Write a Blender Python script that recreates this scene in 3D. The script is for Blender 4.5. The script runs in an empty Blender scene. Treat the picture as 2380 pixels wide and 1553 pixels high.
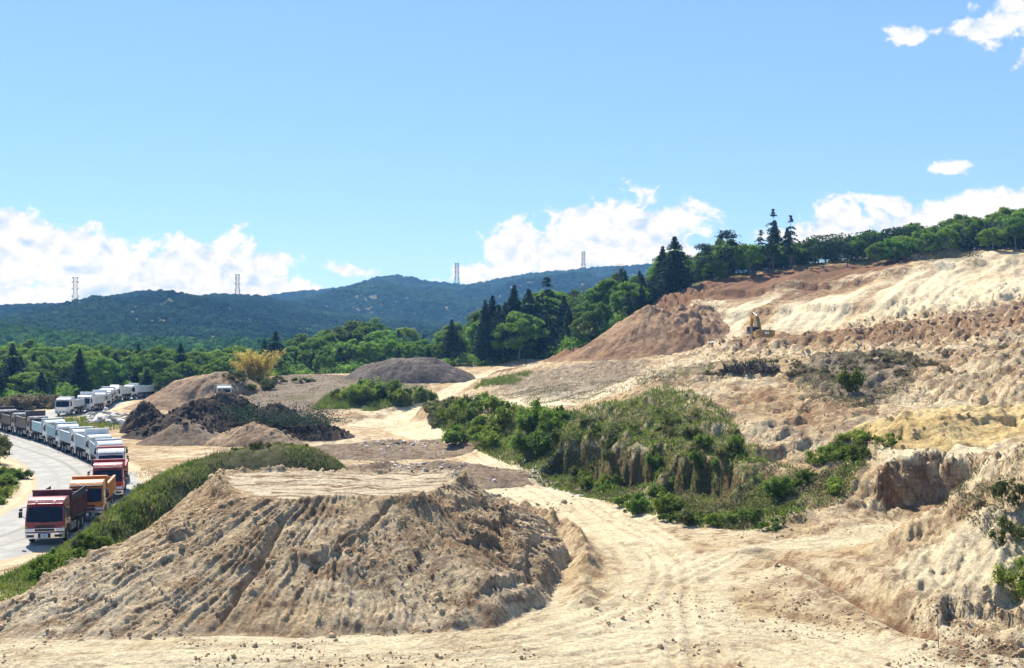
import bpy, bmesh, math, random
import numpy as np
from mathutils import Vector, Matrix, Euler

random.seed(7)
rng = np.random.default_rng(11)
SC = bpy.context.scene
COL = SC.collection
R = math.radians

# ------------------------------------------------------------------ camera
F, CU, CV, HC = 2578.0, 1190.0, 776.5, 13.6      # focal length and centre in pixels of a 2380 px wide picture, eye height above the road
cam_d = bpy.data.cameras.new('camera')
cam_d.sensor_width = 36.0
cam_d.lens = 36.0 * F / 2380.0
cam_d.clip_start, cam_d.clip_end = 0.5, 20000.0
cam = bpy.data.objects.new('camera', cam_d)
cam.location = (0, 0, HC)
cam.rotation_euler = (R(90), 0, 0)
COL.objects.link(cam)
SC.camera = cam

# ------------------------------------------------------------------ light
SUN_AZ, SUN_EL = R(-30), R(48)                   # azimuth from +Y, positive to +X
SKY_STRENGTH = 0.126
sun_d = bpy.data.lights.new('sun', 'SUN')
sun_d.energy = 5.0
sun_d.angle = R(0.53)
sun_d.color = (1.0, 0.955, 0.87)
sun = bpy.data.objects.new('sun', sun_d)
sd = Vector((math.sin(SUN_AZ) * math.cos(SUN_EL), math.cos(SUN_AZ) * math.cos(SUN_EL), math.sin(SUN_EL)))
sun.rotation_euler = sd.to_track_quat('Z', 'Y').to_euler()
COL.objects.link(sun)

vs = SC.view_settings
vs.view_transform = 'Standard'
vs.look = 'None'
vs.gamma = 1.0
vs.use_curve_mapping = False
EXPO = 0.98
vs.exposure = EXPO


class NT:
    """small helper to wire shader nodes"""
    def __init__(self, tree):
        self.t = tree
        tree.nodes.clear()

    def n(self, typ, **kw):
        nd = self.t.nodes.new(typ)
        for k, v in kw.items():
            setattr(nd, k, v)
        return nd

    def link(self, a, b):
        self.t.links.new(a, b)

    def put(self, sock, v):
        if hasattr(v, 'is_output') or isinstance(v, bpy.types.NodeSocket):
            self.t.links.new(v, sock)
        else:
            sock.default_value = v

    def m(self, op, a, b=0.0, c=0.0, clamp=False):
        nd = self.t.nodes.new('ShaderNodeMath')
        nd.operation = op
        nd.use_clamp = clamp
        self.put(nd.inputs[0], a)
        self.put(nd.inputs[1], b)
        if op in ('MULTIPLY_ADD', 'SMOOTH_MAX', 'SMOOTH_MIN', 'WRAP', 'COMPARE'):
            self.put(nd.inputs[2], c)
        return nd.outputs[0]

    def mix(self, fac, a, b, blend='MIX'):
        nd = self.t.nodes.new('ShaderNodeMix')
        nd.data_type = 'RGBA'
        nd.blend_type = blend
        nd.clamp_factor = True
        self.put(nd.inputs[0], fac)
        self.put(nd.inputs[6], a if not isinstance(a, tuple) else (*a[:3], 1))
        self.put(nd.inputs[7], b if not isinstance(b, tuple) else (*b[:3], 1))
        return nd.outputs[2]

    def ramp(self, fac, lo, hi, a=0.0, b=1.0, smooth=True):
        nd = self.t.nodes.new('ShaderNodeMapRange')
        nd.interpolation_type = 'SMOOTHSTEP' if smooth else 'LINEAR'
        self.put(nd.inputs[0], fac)
        nd.inputs[1].default_value, nd.inputs[2].default_value = lo, hi
        nd.inputs[3].default_value, nd.inputs[4].default_value = a, b
        return nd.outputs[0]

    def noise(self, vec, scale, detail=4.0, rough=0.55, dist=0.0, typ='FBM', lac=2.0):
        nd = self.t.nodes.new('ShaderNodeTexNoise')
        nd.noise_type = typ
        if typ == 'FBM':
            nd.normalize = True
        self.put(nd.inputs['Vector'], vec)
        nd.inputs['Scale'].default_value = scale
        nd.inputs['Detail'].default_value = detail
        nd.inputs['Roughness'].default_value = rough
        nd.inputs['Lacunarity'].default_value = lac
        nd.inputs['Distortion'].default_value = dist
        return nd.outputs[0]


# ------------------------------------------------------------------ sky
world = bpy.data.worlds.new('World')
SC.world = world
world.use_nodes = True
w = NT(world.node_tree)
sky = w.n('ShaderNodeTexSky', sky_type='NISHITA')
sky.sun_disc = False
sky.sun_elevation = SUN_EL
sky.sun_rotation = SUN_AZ
sky.altitude = 300.0
sky.air_density = 0.85
sky.dust_density = 0.0
sky.ozone_density = 1.5
tc = w.n('ShaderNodeTexCoord')
sep = w.n('ShaderNodeSeparateXYZ')
w.link(tc.outputs['Generated'], sep.inputs[0])
az = w.m('ARCTAN2', sep.outputs[0], sep.outputs[1])
el = w.m('ARCSINE', sep.outputs[2])


def pix_dir(u, v):
    x, y, z = (u - CU) / F, 1.0, (CV - v) / F
    return math.atan2(x, y), math.asin(z / math.sqrt(x * x + y * y + z * z))


CLOUDS = [  # centre u, v and half sizes of the cumulus heaps, in photograph pixels
    (-120, 590, 290, 110), (60, 600, 200, 100), (300, 640, 200, 85), (530, 630, 130, 78), (430, 620, 90, 60), (640, 680, 130, 38), (800, 628, 62, 20), (230, 690, 420, 40),
    (1130, 640, 100, 32), (1230, 590, 120, 66), (1350, 555, 150, 84), (1500, 545, 140, 88), (1450, 610, 280, 60), (1640, 545, 45, 36), (1215, 525, 50, 30),
    (1960, 520, 110, 62), (2050, 485, 60, 36), (2110, 545, 160, 48), (2300, 505, 120, 46), (2420, 500, 120, 48), (2600, 520, 220, 60), (1900, 560, 120, 44),
    (2300, 60, 100, 26), (2370, 20, 90, 42), (2270, 15, 32, 24), (2125, 76, 48, 20), (2385, 100, 28, 36), (2500, 30, 170, 90), (2208, 391, 36, 16),
]
mask = None
for (u, v, ru, rv) in CLOUDS:
    a0, e0 = pix_dir(u, v)
    ra, re = ru / F, rv / F
    da = w.m('DIVIDE', w.m('SUBTRACT', az, a0), ra)
    de = w.m('DIVIDE', w.m('SUBTRACT', el, e0), re)
    q = w.m('SUBTRACT', 1.0, w.m('SQRT', w.m('ADD', w.m('MULTIPLY', da, da), w.m('MULTIPLY', de, de))))
    if ru < 60:                                   # little puffs: mostly left to the noise
        q = w.m('SUBTRACT', w.m('MULTIPLY', q, 0.55), 0.10)
    mask = q if mask is None else w.m('SMOOTH_MAX', mask, q, 0.25)
# the same low cumulus band goes on round the horizon behind and beside the view
vec_h = w.n('ShaderNodeCombineXYZ')
w.put(vec_h.inputs[0], w.m('MULTIPLY', az, 1.0))
w.put(vec_h.inputs[1], w.m('MULTIPLY', el, 1.6))
band = w.noise(vec_h.outputs[0], 5.0, 2.0)
band = w.m('ADD', w.m('MULTIPLY', w.m('SUBTRACT', band, 0.5), 3.0), w.ramp(el, 0.03, 0.14, 0.35, -1.2))
side = w.ramp(w.m('ABSOLUTE', az), 0.56, 0.75, -2.0, 0.0)
mask = w.m('MAXIMUM', mask, w.m('ADD', band, side))
vec_c = w.n('ShaderNodeCombineXYZ')
w.put(vec_c.inputs[0], az)
w.put(vec_c.inputs[1], w.m('MULTIPLY', el, 1.25))
nbig = w.noise(vec_c.outputs[0], 17.0, 11.0, 0.62, 0.5)
bil = w.noise(vec_c.outputs[0], 60.0, 7.0, 0.62, 0.8)
vec_s = w.n('ShaderNodeCombineXYZ')
w.put(vec_s.inputs[0], w.m('ADD', az, 0.004))
w.put(vec_s.inputs[1], w.m('MULTIPLY', w.m('SUBTRACT', el, 0.009), 1.25))
nsh = w.noise(vec_s.outputs[0], 17.0, 7.0, 0.6, 0.5)
bsh = w.noise(vec_s.outputs[0], 60.0, 5.0, 0.6, 0.8)
dens_raw = w.m('ADD', mask, w.m('ADD', w.m('MULTIPLY', w.m('SUBTRACT', nbig, 0.50), 2.9), w.m('MULTIPLY', w.m('SUBTRACT', bil, 0.5), 1.3)))
dens = w.ramp(dens_raw, -0.10, 0.30)
dens = w.m('MULTIPLY', dens, w.ramp(el, 0.004, 0.05, 0.9, 1.0))
shade = w.m('ADD', w.m('MULTIPLY', w.m('SUBTRACT', nsh, nbig), 4.2), w.m('MULTIPLY', w.m('SUBTRACT', bsh, bil), 2.4))
shade = w.m('ADD', shade, w.ramp(dens_raw, 0.5, 1.5, 0.06, 0.26), clamp=True)
K = 1.0 / (2 ** EXPO)
ccol = w.mix(shade, (1.03 * K, 1.03 * K, 1.03 * K), (0.56 * K, 0.72 * K, 0.93 * K))
sgm = w.n('ShaderNodeGamma')                     # the camera's flattened sky tones
w.link(sky.outputs[0], sgm.inputs[0])
sgm.inputs[1].default_value = 0.5
skyc = w.mix(1.0, sgm.outputs[0], (0.83, 1.22, 1.84), 'MULTIPLY')
skys = w.n('ShaderNodeVectorMath', operation='SCALE')
w.link(skyc, skys.inputs[0])
skys.inputs['Scale'].default_value = SKY_STRENGTH
fin = w.mix(dens, skys.outputs[0], ccol)
bg = w.n('ShaderNodeBackground')
w.link(fin, bg.inputs[0])
bg.inputs[1].default_value = 1.0
wo = w.n('ShaderNodeOutputWorld')
w.link(bg.outputs[0], wo.inputs[0])

# ------------------------------------------------------------------ helpers
def P(u, v, Y):
    return ((u - CU) / F * Y, Y, HC - (v - CV) / F * Y)


def _hash(ix, iy, seed):
    h = ix * np.uint32(374761393) + iy * np.uint32(668265263) + np.uint32((seed * 1442695041) & 0xffffffff)
    h = (h ^ (h >> np.uint32(13))) * np.uint32(1274126177)
    return ((h ^ (h >> np.uint32(16))) & np.uint32(0xffff)).astype(np.float32) * np.float32(1 / 65535.0)


def vnoise(x, y, seed=0):
    x, y = np.asarray(x, np.float32), np.asarray(y, np.float32)
    fx0, fy0 = np.floor(x), np.floor(y)
    fx, fy = x - fx0, y - fy0
    ix, iy = fx0.astype(np.int32).astype(np.uint32), fy0.astype(np.int32).astype(np.uint32)
    fx = fx * fx * (3 - 2 * fx)
    fy = fy * fy * (3 - 2 * fy)
    one = np.uint32(1)
    a, b = _hash(ix, iy, seed), _hash(ix + one, iy, seed)
    c, d = _hash(ix, iy + one, seed), _hash(ix + one, iy + one, seed)
    return (a + (b - a) * fx + (c - a) * fy + (a - b - c + d) * fx * fy) * 2 - 1


def fbm(x, y, oct=4, seed=0, gain=0.5):
    s, a, t = 0.0, 1.0, 0.0
    for i in range(oct):
        c, sn = math.cos(0.6 * i + 0.3), math.sin(0.6 * i + 0.3)
        s = s + a * vnoise((c * x - sn * y) * 2 ** i + 17.3 * i, (sn * x + c * y) * 2 ** i - 9.1 * i, seed + i)
        t += a
        a *= gain
    return s / t


def ridged(x, y, oct=3, seed=0):
    s, a, t = 0.0, 1.0, 0.0
    for i in range(oct):
        s = s + a * (1 - np.abs(vnoise(x * 2 ** i + 5.7 * i, y * 2 ** i + 3.3 * i, seed + i)) * 2)
        t += a
        a *= 0.5
    return s / t


def sstep(a, b, x):
    t = np.clip((x - a) / (b - a), 0, 1)
    return t * t * (3 - 2 * t)


def poly_sd(x, y, poly):
    """signed distance to a polygon, positive inside"""
    x, y = np.asarray(x, np.float32), np.asarray(y, np.float32)
    if x.size > 50000:                            # look closely only near the polygon
        xs_, ys_ = [p[0] for p in poly], [p[1] for p in poly]
        near = (x > min(xs_) - 14) & (x < max(xs_) + 14) & (y > min(ys_) - 14) & (y < max(ys_) + 14)
        out = np.full(x.shape, -14.0, np.float32)
        if near.mean() < 0.8:
            if near.any():
                out[near] = poly_sd_(x[near], y[near], poly)
            return out
    return poly_sd_(x, y, poly)


def poly_sd_(x, y, poly):
    d = np.full(x.shape, 1e9, np.float32)
    inside = np.zeros(x.shape, bool)
    n = len(poly)
    for i in range(n):
        x0, y0 = poly[i][0], poly[i][1]
        x1, y1 = poly[(i + 1) % n][0], poly[(i + 1) % n][1]
        ex, ey = x1 - x0, y1 - y0
        t = np.clip(((x - x0) * ex + (y - y0) * ey) / (ex * ex + ey * ey + 1e-12), 0, 1)
        d = np.minimum(d, np.hypot(x - x0 - t * ex, y - y0 - t * ey))
        if y0 != y1:
            c = ((y0 > y) != (y1 > y)) & (x < (x1 - x0) * (y - y0) / (y1 - y0) + x0)
            inside ^= c
    return np.where(inside, d, -d)


def line_dist(x, y, pts):
    """distance to a polyline, signed side offset, interpolated third value and arc length"""
    x, y = np.asarray(x, np.float32), np.asarray(y, np.float32)
    if x.size > 50000:
        xs_, ys_ = [p[0] for p in pts], [p[1] for p in pts]
        near = (x > min(xs_) - 10) & (x < max(xs_) + 10) & (y > min(ys_) - 10) & (y < max(ys_) + 10)
        if near.mean() < 0.8:
            outs = [np.full(x.shape, v_, np.float32) for v_ in (99.0, 99.0, 0.0, 0.0)]
            if near.any():
                for o_, r_ in zip(outs, line_dist_(x[near], y[near], pts)):
                    o_[near] = r_
            return outs
    return line_dist_(x, y, pts)


def line_dist_(x, y, pts):
    best = np.full(x.shape, 1e9, np.float32)
    off = np.zeros(x.shape, np.float32)
    zz = np.zeros(x.shape, np.float32)
    ss = np.zeros(x.shape, np.float32)
    acc = 0.0
    for i in range(len(pts) - 1):
        x0, y0 = pts[i][0], pts[i][1]
        x1, y1 = pts[i + 1][0], pts[i + 1][1]
        z0 = pts[i][2] if len(pts[i]) > 2 else 0.0
        z1 = pts[i + 1][2] if len(pts[i + 1]) > 2 else 0.0
        ex, ey = x1 - x0, y1 - y0
        L = math.hypot(ex, ey)
        t = np.clip(((x - x0) * ex + (y - y0) * ey) / (L * L + 1e-12), 0, 1)
        d = np.hypot(x - x0 - t * ex, y - y0 - t * ey)
        m = d < best
        best = np.where(m, d, best)
        off = np.where(m, ((x - x0) * ey - (y - y0) * ex) / L, off)
        zz = np.where(m, z0 + (z1 - z0) * t, zz)
        ss = np.where(m, acc + t * L, ss)
        acc += L
    return best, off, zz, ss


def smooth_line(pts, n=8):
    """Catmull-Rom resampling"""
    p = [np.array(q, float) for q in pts]
    p = [2 * p[0] - p[1]] + p + [2 * p[-1] - p[-2]]
    out = []
    for i in range(1, len(p) - 2):
        for k in range(n):
            t = k / n
            out.append(0.5 * ((2 * p[i]) + (-p[i - 1] + p[i + 1]) * t + (2 * p[i - 1] - 5 * p[i] + 4 * p[i + 1] - p[i + 2]) * t * t
                              + (-p[i - 1] + 3 * p[i] - 3 * p[i + 1] + p[i + 2]) * t ** 3))
    out.append(p[-2])
    return [tuple(q) for q in out]


def tag(o, label=None, cat=None, group=None, kind=None):
    if label:
        o['label'] = label
    if cat:
        o['category'] = cat
    if group:
        o['group'] = group
    if kind:
        o['kind'] = kind
    return o


def link(name, me, mat=None, parent=None):
    o = bpy.data.objects.new(name, me)
    COL.objects.link(o)
    if mat is not None:
        if len(me.materials) == 0:
            me.materials.append(None)
        o.material_slots[0].link = 'OBJECT'
        o.material_slots[0].material = mat
    if parent is not None:
        o.parent = parent
    return o


def empty(name, loc, rz=0.0):
    o = bpy.data.objects.new(name, None)
    o.empty_display_size = 0.3
    o.location = loc
    o.rotation_euler = (0, 0, rz)
    COL.objects.link(o)
    return o


def np_mesh(name, verts, quads=None, tris=None, smooth=False):
    me = bpy.data.meshes.new(name)
    nv = len(verts)
    me.vertices.add(nv)
    me.vertices.foreach_set('co', np.ascontiguousarray(verts, dtype=np.float32).ravel())
    parts, starts, pos = [], [], 0
    if quads is not None and len(quads):
        parts.append(np.asarray(quads, np.int32).ravel())
        starts.append(np.arange(len(quads), dtype=np.int32) * 4)
        pos = len(quads) * 4
    if tris is not None and len(tris):
        parts.append(np.asarray(tris, np.int32).ravel())
        starts.append(pos + np.arange(len(tris), dtype=np.int32) * 3)
    idx = np.concatenate(parts)
    st = np.concatenate(starts)
    me.loops.add(len(idx))
    me.loops.foreach_set('vertex_index', idx)
    me.polygons.add(len(st))
    me.polygons.foreach_set('loop_start', st)
    if smooth:
        me.polygons.foreach_set('use_smooth', np.ones(len(st), bool))
    me.update(calc_edges=True)
    me.validate()
    return me


def grid_quads(nr, nc, keep=None):
    i = np.arange((nr - 1) * (nc - 1))
    r, c = i // (nc - 1), i % (nc - 1)
    a = r * nc + c
    q = np.stack([a, a + 1, a + nc + 1, a + nc], 1)
    if keep is not None:
        q = q[keep.ravel()]
    return q


def add_attr(me, name, rgba):
    at = me.attributes.new(name, 'FLOAT_COLOR', 'POINT')
    at.data.foreach_set('color', np.ascontiguousarray(rgba, np.float32).ravel())


# ------------------------------------------------------------------ materials
MATS = {}


def new_mat(name):
    m = bpy.data.materials.new(name)
    m.use_nodes = True
    MATS[name] = m
    return m, NT(m.node_tree)


def out_surface(t, shader):
    o = t.n('ShaderNodeOutputMaterial')
    t.link(shader, o.inputs[0])


def pbsdf(t, col, rough=0.9, spec=0.2, metal=0.0, normal=None, coat=0.0):
    b = t.n('ShaderNodeBsdfPrincipled')
    t.put(b.inputs['Base Color'], (*col[:3], 1) if isinstance(col, tuple) else col)
    t.put(b.inputs['Roughness'], rough)
    b.inputs['Specular IOR Level'].default_value = spec
    b.inputs['Metallic'].default_value = metal
    b.inputs['Coat Weight'].default_value = coat
    if normal is not None:
        t.link(normal, b.inputs['Normal'])
    return b.outputs[0]


def soil_mat(name, tan, pale, brown, grass, grey, bump=0.25, attr=True, clump=1.0):
    m, t = new_mat(name)
    tcn = t.n('ShaderNodeTexCoord')
    v = tcn.outputs['Object']
    # slanted scrapes and creases
    dx = t.n('ShaderNodeVectorMath', operation='DOT_PRODUCT')
    t.link(v, dx.inputs[0])
    dx.inputs[1].default_value = (0.788, -0.616, 0.25)
    dy = t.n('ShaderNodeVectorMath', operation='DOT_PRODUCT')
    t.link(v, dy.inputs[0])
    dy.inputs[1].default_value = (0.616, 0.788, 0.0)
    sz_ = t.n('ShaderNodeSeparateXYZ')
    t.link(v, sz_.inputs[0])
    cv_ = t.n('ShaderNodeCombineXYZ')
    t.link(dx.outputs['Value'], cv_.inputs[0])
    t.link(t.m('MULTIPLY', dy.outputs['Value'], 0.4), cv_.inputs[1])
    t.link(t.m('MULTIPLY', sz_.outputs[2], 0.8), cv_.inputs[2])
    big = t.noise(v, 0.07, 4.0, 0.6)
    mid = t.noise(v, 0.55, 5.0, 0.62)
    fine = t.noise(v, 4.5, 4.0, 0.7)
    grit = t.noise(v, 14.0, 3.0, 0.7)
    col = t.mix(t.ramp(big, 0.35, 0.7), tan, pale)
    col = t.mix(t.m('MULTIPLY', t.ramp(mid, 0.46, 0.66), 0.62), col, brown)
    col = t.mix(t.m('MULTIPLY', t.ramp(t.noise(v, 0.17, 6.0, 0.7), 0.5, 0.66), 0.45), col, brown)
    if attr:
        a = t.n('ShaderNodeAttribute', attribute_name='zone')
        s = t.n('ShaderNodeSeparateColor')
        t.link(a.outputs['Color'], s.inputs[0])
        jit = t.m('MULTIPLY', t.m('SUBTRACT', t.noise(v, 0.9, 6.0, 0.7), 0.5), 1.1)
        col = t.mix(t.ramp(t.m('ADD', s.outputs[2], t.m('MULTIPLY', jit, 0.7)), 0.3, 0.75), col, pale)
        col = t.mix(t.ramp(t.m('ADD', s.outputs[0], jit), 0.3, 0.75), col, brown)
        col = t.mix(t.ramp(t.m('ADD', a.outputs['Alpha'], jit), 0.3, 0.8), col, grey)
        col = t.mix(t.m('MULTIPLY', t.ramp(t.m('ADD', s.outputs[1], jit), 0.35, 0.75), 0.85), col, grass)
    crust = 0.72
    if attr:
        crust = t.ramp(s.outputs[2], 0.25, 0.75, 0.78, 0.22)
    of_ = t.n('ShaderNodeVectorMath', operation='ADD')
    t.link(cv_.outputs[0], of_.inputs[0])
    of_.inputs[1].default_value = (37.0, 11.0, 5.0)
    brk = t.ramp(t.noise(of_.outputs[0], 1.5 * clump, 8.0, 0.74, 0.4), 0.50, 0.60)
    col = t.mix(t.m('MULTIPLY', brk, crust), col, brown)
    val = t.m('ADD', t.ramp(fine, 0.3, 0.7, 0.68, 1.25, False), t.ramp(grit, 0.3, 0.7, -0.22, 0.2, False))
    hsv = t.n('ShaderNodeHueSaturation')
    t.link(col, hsv.inputs['Color'])
    t.link(val, hsv.inputs['Value'])
    bn = t.n('ShaderNodeBump')
    bn.inputs['Strength'].default_value = 1.0
    bn.inputs['Distance'].default_value = bump
    h1 = t.noise(v, 1.3 * clump, 8.0, 0.78)
    h2 = t.noise(v, 7.0 * clump, 3.0, 0.75)
    h3 = t.noise(v, 0.45 * clump, 3.0, 0.65)
    rd_ = t.noise(cv_.outputs[0], 0.62 * clump, 6.0, 0.62, 0.5, 'RIDGED_MULTIFRACTAL', 2.1)
    rw = 0.42
    if attr:
        rw = t.ramp(s.outputs[2], 0.2, 0.7, 0.42, 0.04)
    hh = t.m('ADD', t.m('ADD', h1, t.m('MULTIPLY', h2, 0.22)), t.m('MULTIPLY', h3, 1.2))
    hh = t.m('SUBTRACT', hh, t.m('MULTIPLY', rd_, rw))
    t.link(hh, bn.inputs['Height'])
    out_surface(t, pbsdf(t, hsv.outputs[0], 0.95, 0.12, normal=bn.outputs[0]))
    return m


TAN, PALE, BROWN = (0.475, 0.345, 0.18), (0.68, 0.57, 0.365), (0.20, 0.108, 0.055)
GRASSG, GREY = (0.085, 0.105, 0.03), (0.225, 0.185, 0.13)
soil_mat('ground_soil', TAN, PALE, BROWN, GRASSG, GREY, 0.34)
soil_mat('mound_soil', (0.52, 0.38, 0.215), (0.70, 0.57, 0.375), (0.22, 0.13, 0.07), GRASSG, GREY, 0.45)
soil_mat('dark_soil', (0.085, 0.062, 0.044), (0.15, 0.11, 0.075), (0.045, 0.032, 0.024), GRASSG, (0.05, 0.05, 0.04), 0.45, attr=False)
soil_mat('brown_soil', (0.34, 0.205, 0.11), (0.45, 0.30, 0.17), (0.18, 0.095, 0.05), GRASSG, GREY, 0.6, attr=False, clump=0.6)
soil_mat('yellow_sand', (0.56, 0.41, 0.17), (0.66, 0.51, 0.25), (0.36, 0.23, 0.09), GRASSG, GREY, 0.3, attr=False)
soil_mat('tan_heap', (0.36, 0.25, 0.15), (0.46, 0.34, 0.21), (0.20, 0.12, 0.07), GRASSG, GREY, 0.4, attr=False)
soil_mat('chip_heap', (0.15, 0.12, 0.10), (0.24, 0.195, 0.155), (0.075, 0.06, 0.05), GRASSG, GREY, 0.45, attr=False)
soil_mat('rubble_soil', (0.24, 0.175, 0.115), (0.37, 0.28, 0.18), (0.12, 0.075, 0.05), GRASSG, GREY, 0.4, attr=False)
soil_mat('grass_soil', (0.12, 0.12, 0.045), (0.20, 0.17, 0.08), (0.07, 0.08, 0.025), GRASSG, GREY, 0.4, attr=False)


def plain(name, col, rough=0.5, spec=0.4, metal=0.0, dirt=0.25, dirtcol=(0.35, 0.28, 0.2), scale=1.5, coat=0.0):
    m, t = new_mat(name)
    tcn = t.n('ShaderNodeTexCoord')
    nz = t.noise(tcn.outputs['Object'], scale, 5.0, 0.65)
    f = t.m('MULTIPLY', t.ramp(nz, 0.42, 0.72), dirt)
    c = t.mix(f, col, dirtcol)
    rg = t.m('ADD', rough, t.m('MULTIPLY', f, 0.5), clamp=True)
    out_surface(t, pbsdf(t, c, rg, spec, metal, coat=coat))
    return m


plain('paint_maroon', (0.27, 0.012, 0.022), 0.34, 0.5, dirt=0.22, coat=0.4)
plain('paint_maroon_box', (0.13, 0.012, 0.02), 0.5, 0.4, dirt=0.25)
plain('paint_red', (0.40, 0.018, 0.016), 0.34, 0.5, dirt=0.32, coat=0.4)
plain('paint_rose', (0.55, 0.17, 0.14), 0.45, 0.4, dirt=0.3)
plain('paint_orange', (0.66, 0.22, 0.015), 0.38, 0.5, dirt=0.2, coat=0.3)
plain('paint_white', (0.74, 0.76, 0.75), 0.36, 0.5, dirt=0.30, coat=0.3)
plain('paint_cream', (0.70, 0.70, 0.63), 0.35, 0.5, dirt=0.3, coat=0.3)
plain('tarp_green', (0.10, 0.20, 0.17), 0.8, 0.2, dirt=0.4)
plain('paint_silver_box', (0.50, 0.58, 0.58), 0.42, 0.5, dirt=0.2, coat=0.2)
plain('paint_teal_box', (0.42, 0.62, 0.62), 0.42, 0.5, dirt=0.2, coat=0.2)
plain('paint_navy', (0.018, 0.022, 0.04), 0.32, 0.5, dirt=0.15, coat=0.4)
plain('paint_yellow', (0.27, 0.15, 0.02), 0.5, 0.35, dirt=0.5)
plain('dark_steel', (0.035, 0.036, 0.04), 0.6, 0.3, dirt=0.35, dirtcol=(0.22, 0.18, 0.13))
plain('black_rubber', (0.018, 0.018, 0.018), 0.85, 0.2, dirt=0.55, dirtcol=(0.25, 0.2, 0.15), scale=4)
plain('chrome', (0.75, 0.75, 0.74), 0.18, 0.6, metal=0.85, dirt=0.12)
plain('rim_steel', (0.42, 0.42, 0.41), 0.4, 0.5, metal=0.5, dirt=0.4)
plain('lamp_lens', (0.8, 0.8, 0.78), 0.1, 0.7, dirt=0.05)
plain('amber_lens', (0.75, 0.3, 0.03), 0.15, 0.6, dirt=0.05)
plain('plate_white', (0.78, 0.82, 0.78), 0.5, 0.3, dirt=0.1)
plain('plate_green', (0.02, 0.13, 0.09), 0.6, 0.3, dirt=0.0)
plain('ink_black', (0.02, 0.02, 0.02), 0.6, 0.3, dirt=0.0)
plain('lattice_steel', (0.07, 0.08, 0.09), 0.6, 0.4, metal=0.2, dirt=0.1)
plain('stone_pale', (0.60, 0.56, 0.49), 0.9, 0.2, dirt=0.5, dirtcol=(0.33, 0.25, 0.17), scale=1.2)
plain('stone_grey', (0.40, 0.36, 0.30), 0.9, 0.2, dirt=0.5, dirtcol=(0.22, 0.16, 0.11), scale=1.2)
plain('clod', (0.44, 0.32, 0.19), 0.95, 0.1, dirt=0.6, dirtcol=(0.20, 0.13, 0.08), scale=0.6)
plain('clod_dark', (0.07, 0.05, 0.036), 0.95, 0.1, dirt=0.6, dirtcol=(0.12, 0.085, 0.06), scale=0.6)
plain('dead_wood', (0.085, 0.065, 0.052), 0.9, 0.1, dirt=0.5, dirtcol=(0.23, 0.19, 0.15), scale=1.0)
plain('bark', (0.10, 0.075, 0.055), 0.9, 0.15, dirt=0.5, dirtcol=(0.2, 0.17, 0.14), scale=2.0)
plain('bark_pale', (0.20, 0.17, 0.14), 0.9, 0.15, dirt=0.5, dirtcol=(0.32, 0.29, 0.25), scale=2.0)

m, t = new_mat('tinted_glass')
g = pbsdf(t, (0.006, 0.009, 0.022), 0.08, 0.22)
out_surface(t, g)

m, t = new_mat('road_dust')
tcn = t.n('ShaderNodeTexCoord')
v = tcn.outputs['Object']
a = t.n('ShaderNodeAttribute', attribute_name='zone')
s = t.n('ShaderNodeSeparateColor')
t.link(a.outputs['Color'], s.inputs[0])
nz = t.noise(v, 0.5, 6.0, 0.65)
c = t.mix(t.ramp(nz, 0.35, 0.7), (0.27, 0.26, 0.235), (0.37, 0.355, 0.315))
st = t.m('ADD', s.outputs[0], t.m('MULTIPLY', t.m('SUBTRACT', nz, 0.5), 0.8))
c = t.mix(t.ramp(t.m('ADD', s.outputs[1], t.m('MULTIPLY', t.m('SUBTRACT', nz, 0.5), 1.2)), 0.4, 0.75), c, (0.42, 0.31, 0.18))
c = t.mix(t.m('MULTIPLY', t.ramp(st, 0.35, 0.8), 0.65), c, (0.17, 0.155, 0.135))
bn = t.n('ShaderNodeBump')
bn.inputs['Distance'].default_value = 0.03
t.link(t.noise(v, 7.0, 4.0, 0.7), bn.inputs['Height'])
out_surface(t, pbsdf(t, c, 0.9, 0.15, normal=bn.outputs[0]))


def leaf_mat(name, c0, c1, trans=0.35, vary=0.35, clump=0.6, spec=0.12, stand=None):
    m, t = new_mat(name)
    oi = t.n('ShaderNodeObjectInfo')
    tcn = t.n('ShaderNodeTexCoord')
    if stand:                                     # stands of different trees over a hillside
        ge = t.n('ShaderNodeNewGeometry')
        nz = t.noise(ge.outputs['Position'], stand, 5.0, 0.65)
    else:
        nz = t.noise(tcn.outputs['Object'], clump, 3.0, 0.6)
    c = t.mix(t.ramp(nz, 0.3, 0.7), c0, c1)
    hsv = t.n('ShaderNodeHueSaturation')
    t.link(c, hsv.inputs['Color'])
    t.link(t.ramp(oi.outputs['Random'], 0, 1, 1 - vary, 1 + vary, False), hsv.inputs['Value'])
    sh = t.m('FRACT', t.m('MULTIPLY', oi.outputs['Random'], 7.31))
    t.link(t.ramp(sh, 0, 1, 0.478, 0.515, False), hsv.inputs['Hue'])
    b = pbsdf(t, hsv.outputs[0], 0.8, spec)
    tr = t.n('ShaderNodeBsdfTranslucent')
    t.link(hsv.outputs[0], tr.inputs[0])
    mx = t.n('ShaderNodeMixShader')
    mx.inputs[0].default_value = trans
    t.link(b, mx.inputs[1])
    t.link(tr.outputs[0], mx.inputs[2])
    out_surface(t, mx.outputs[0])
    return m


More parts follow.
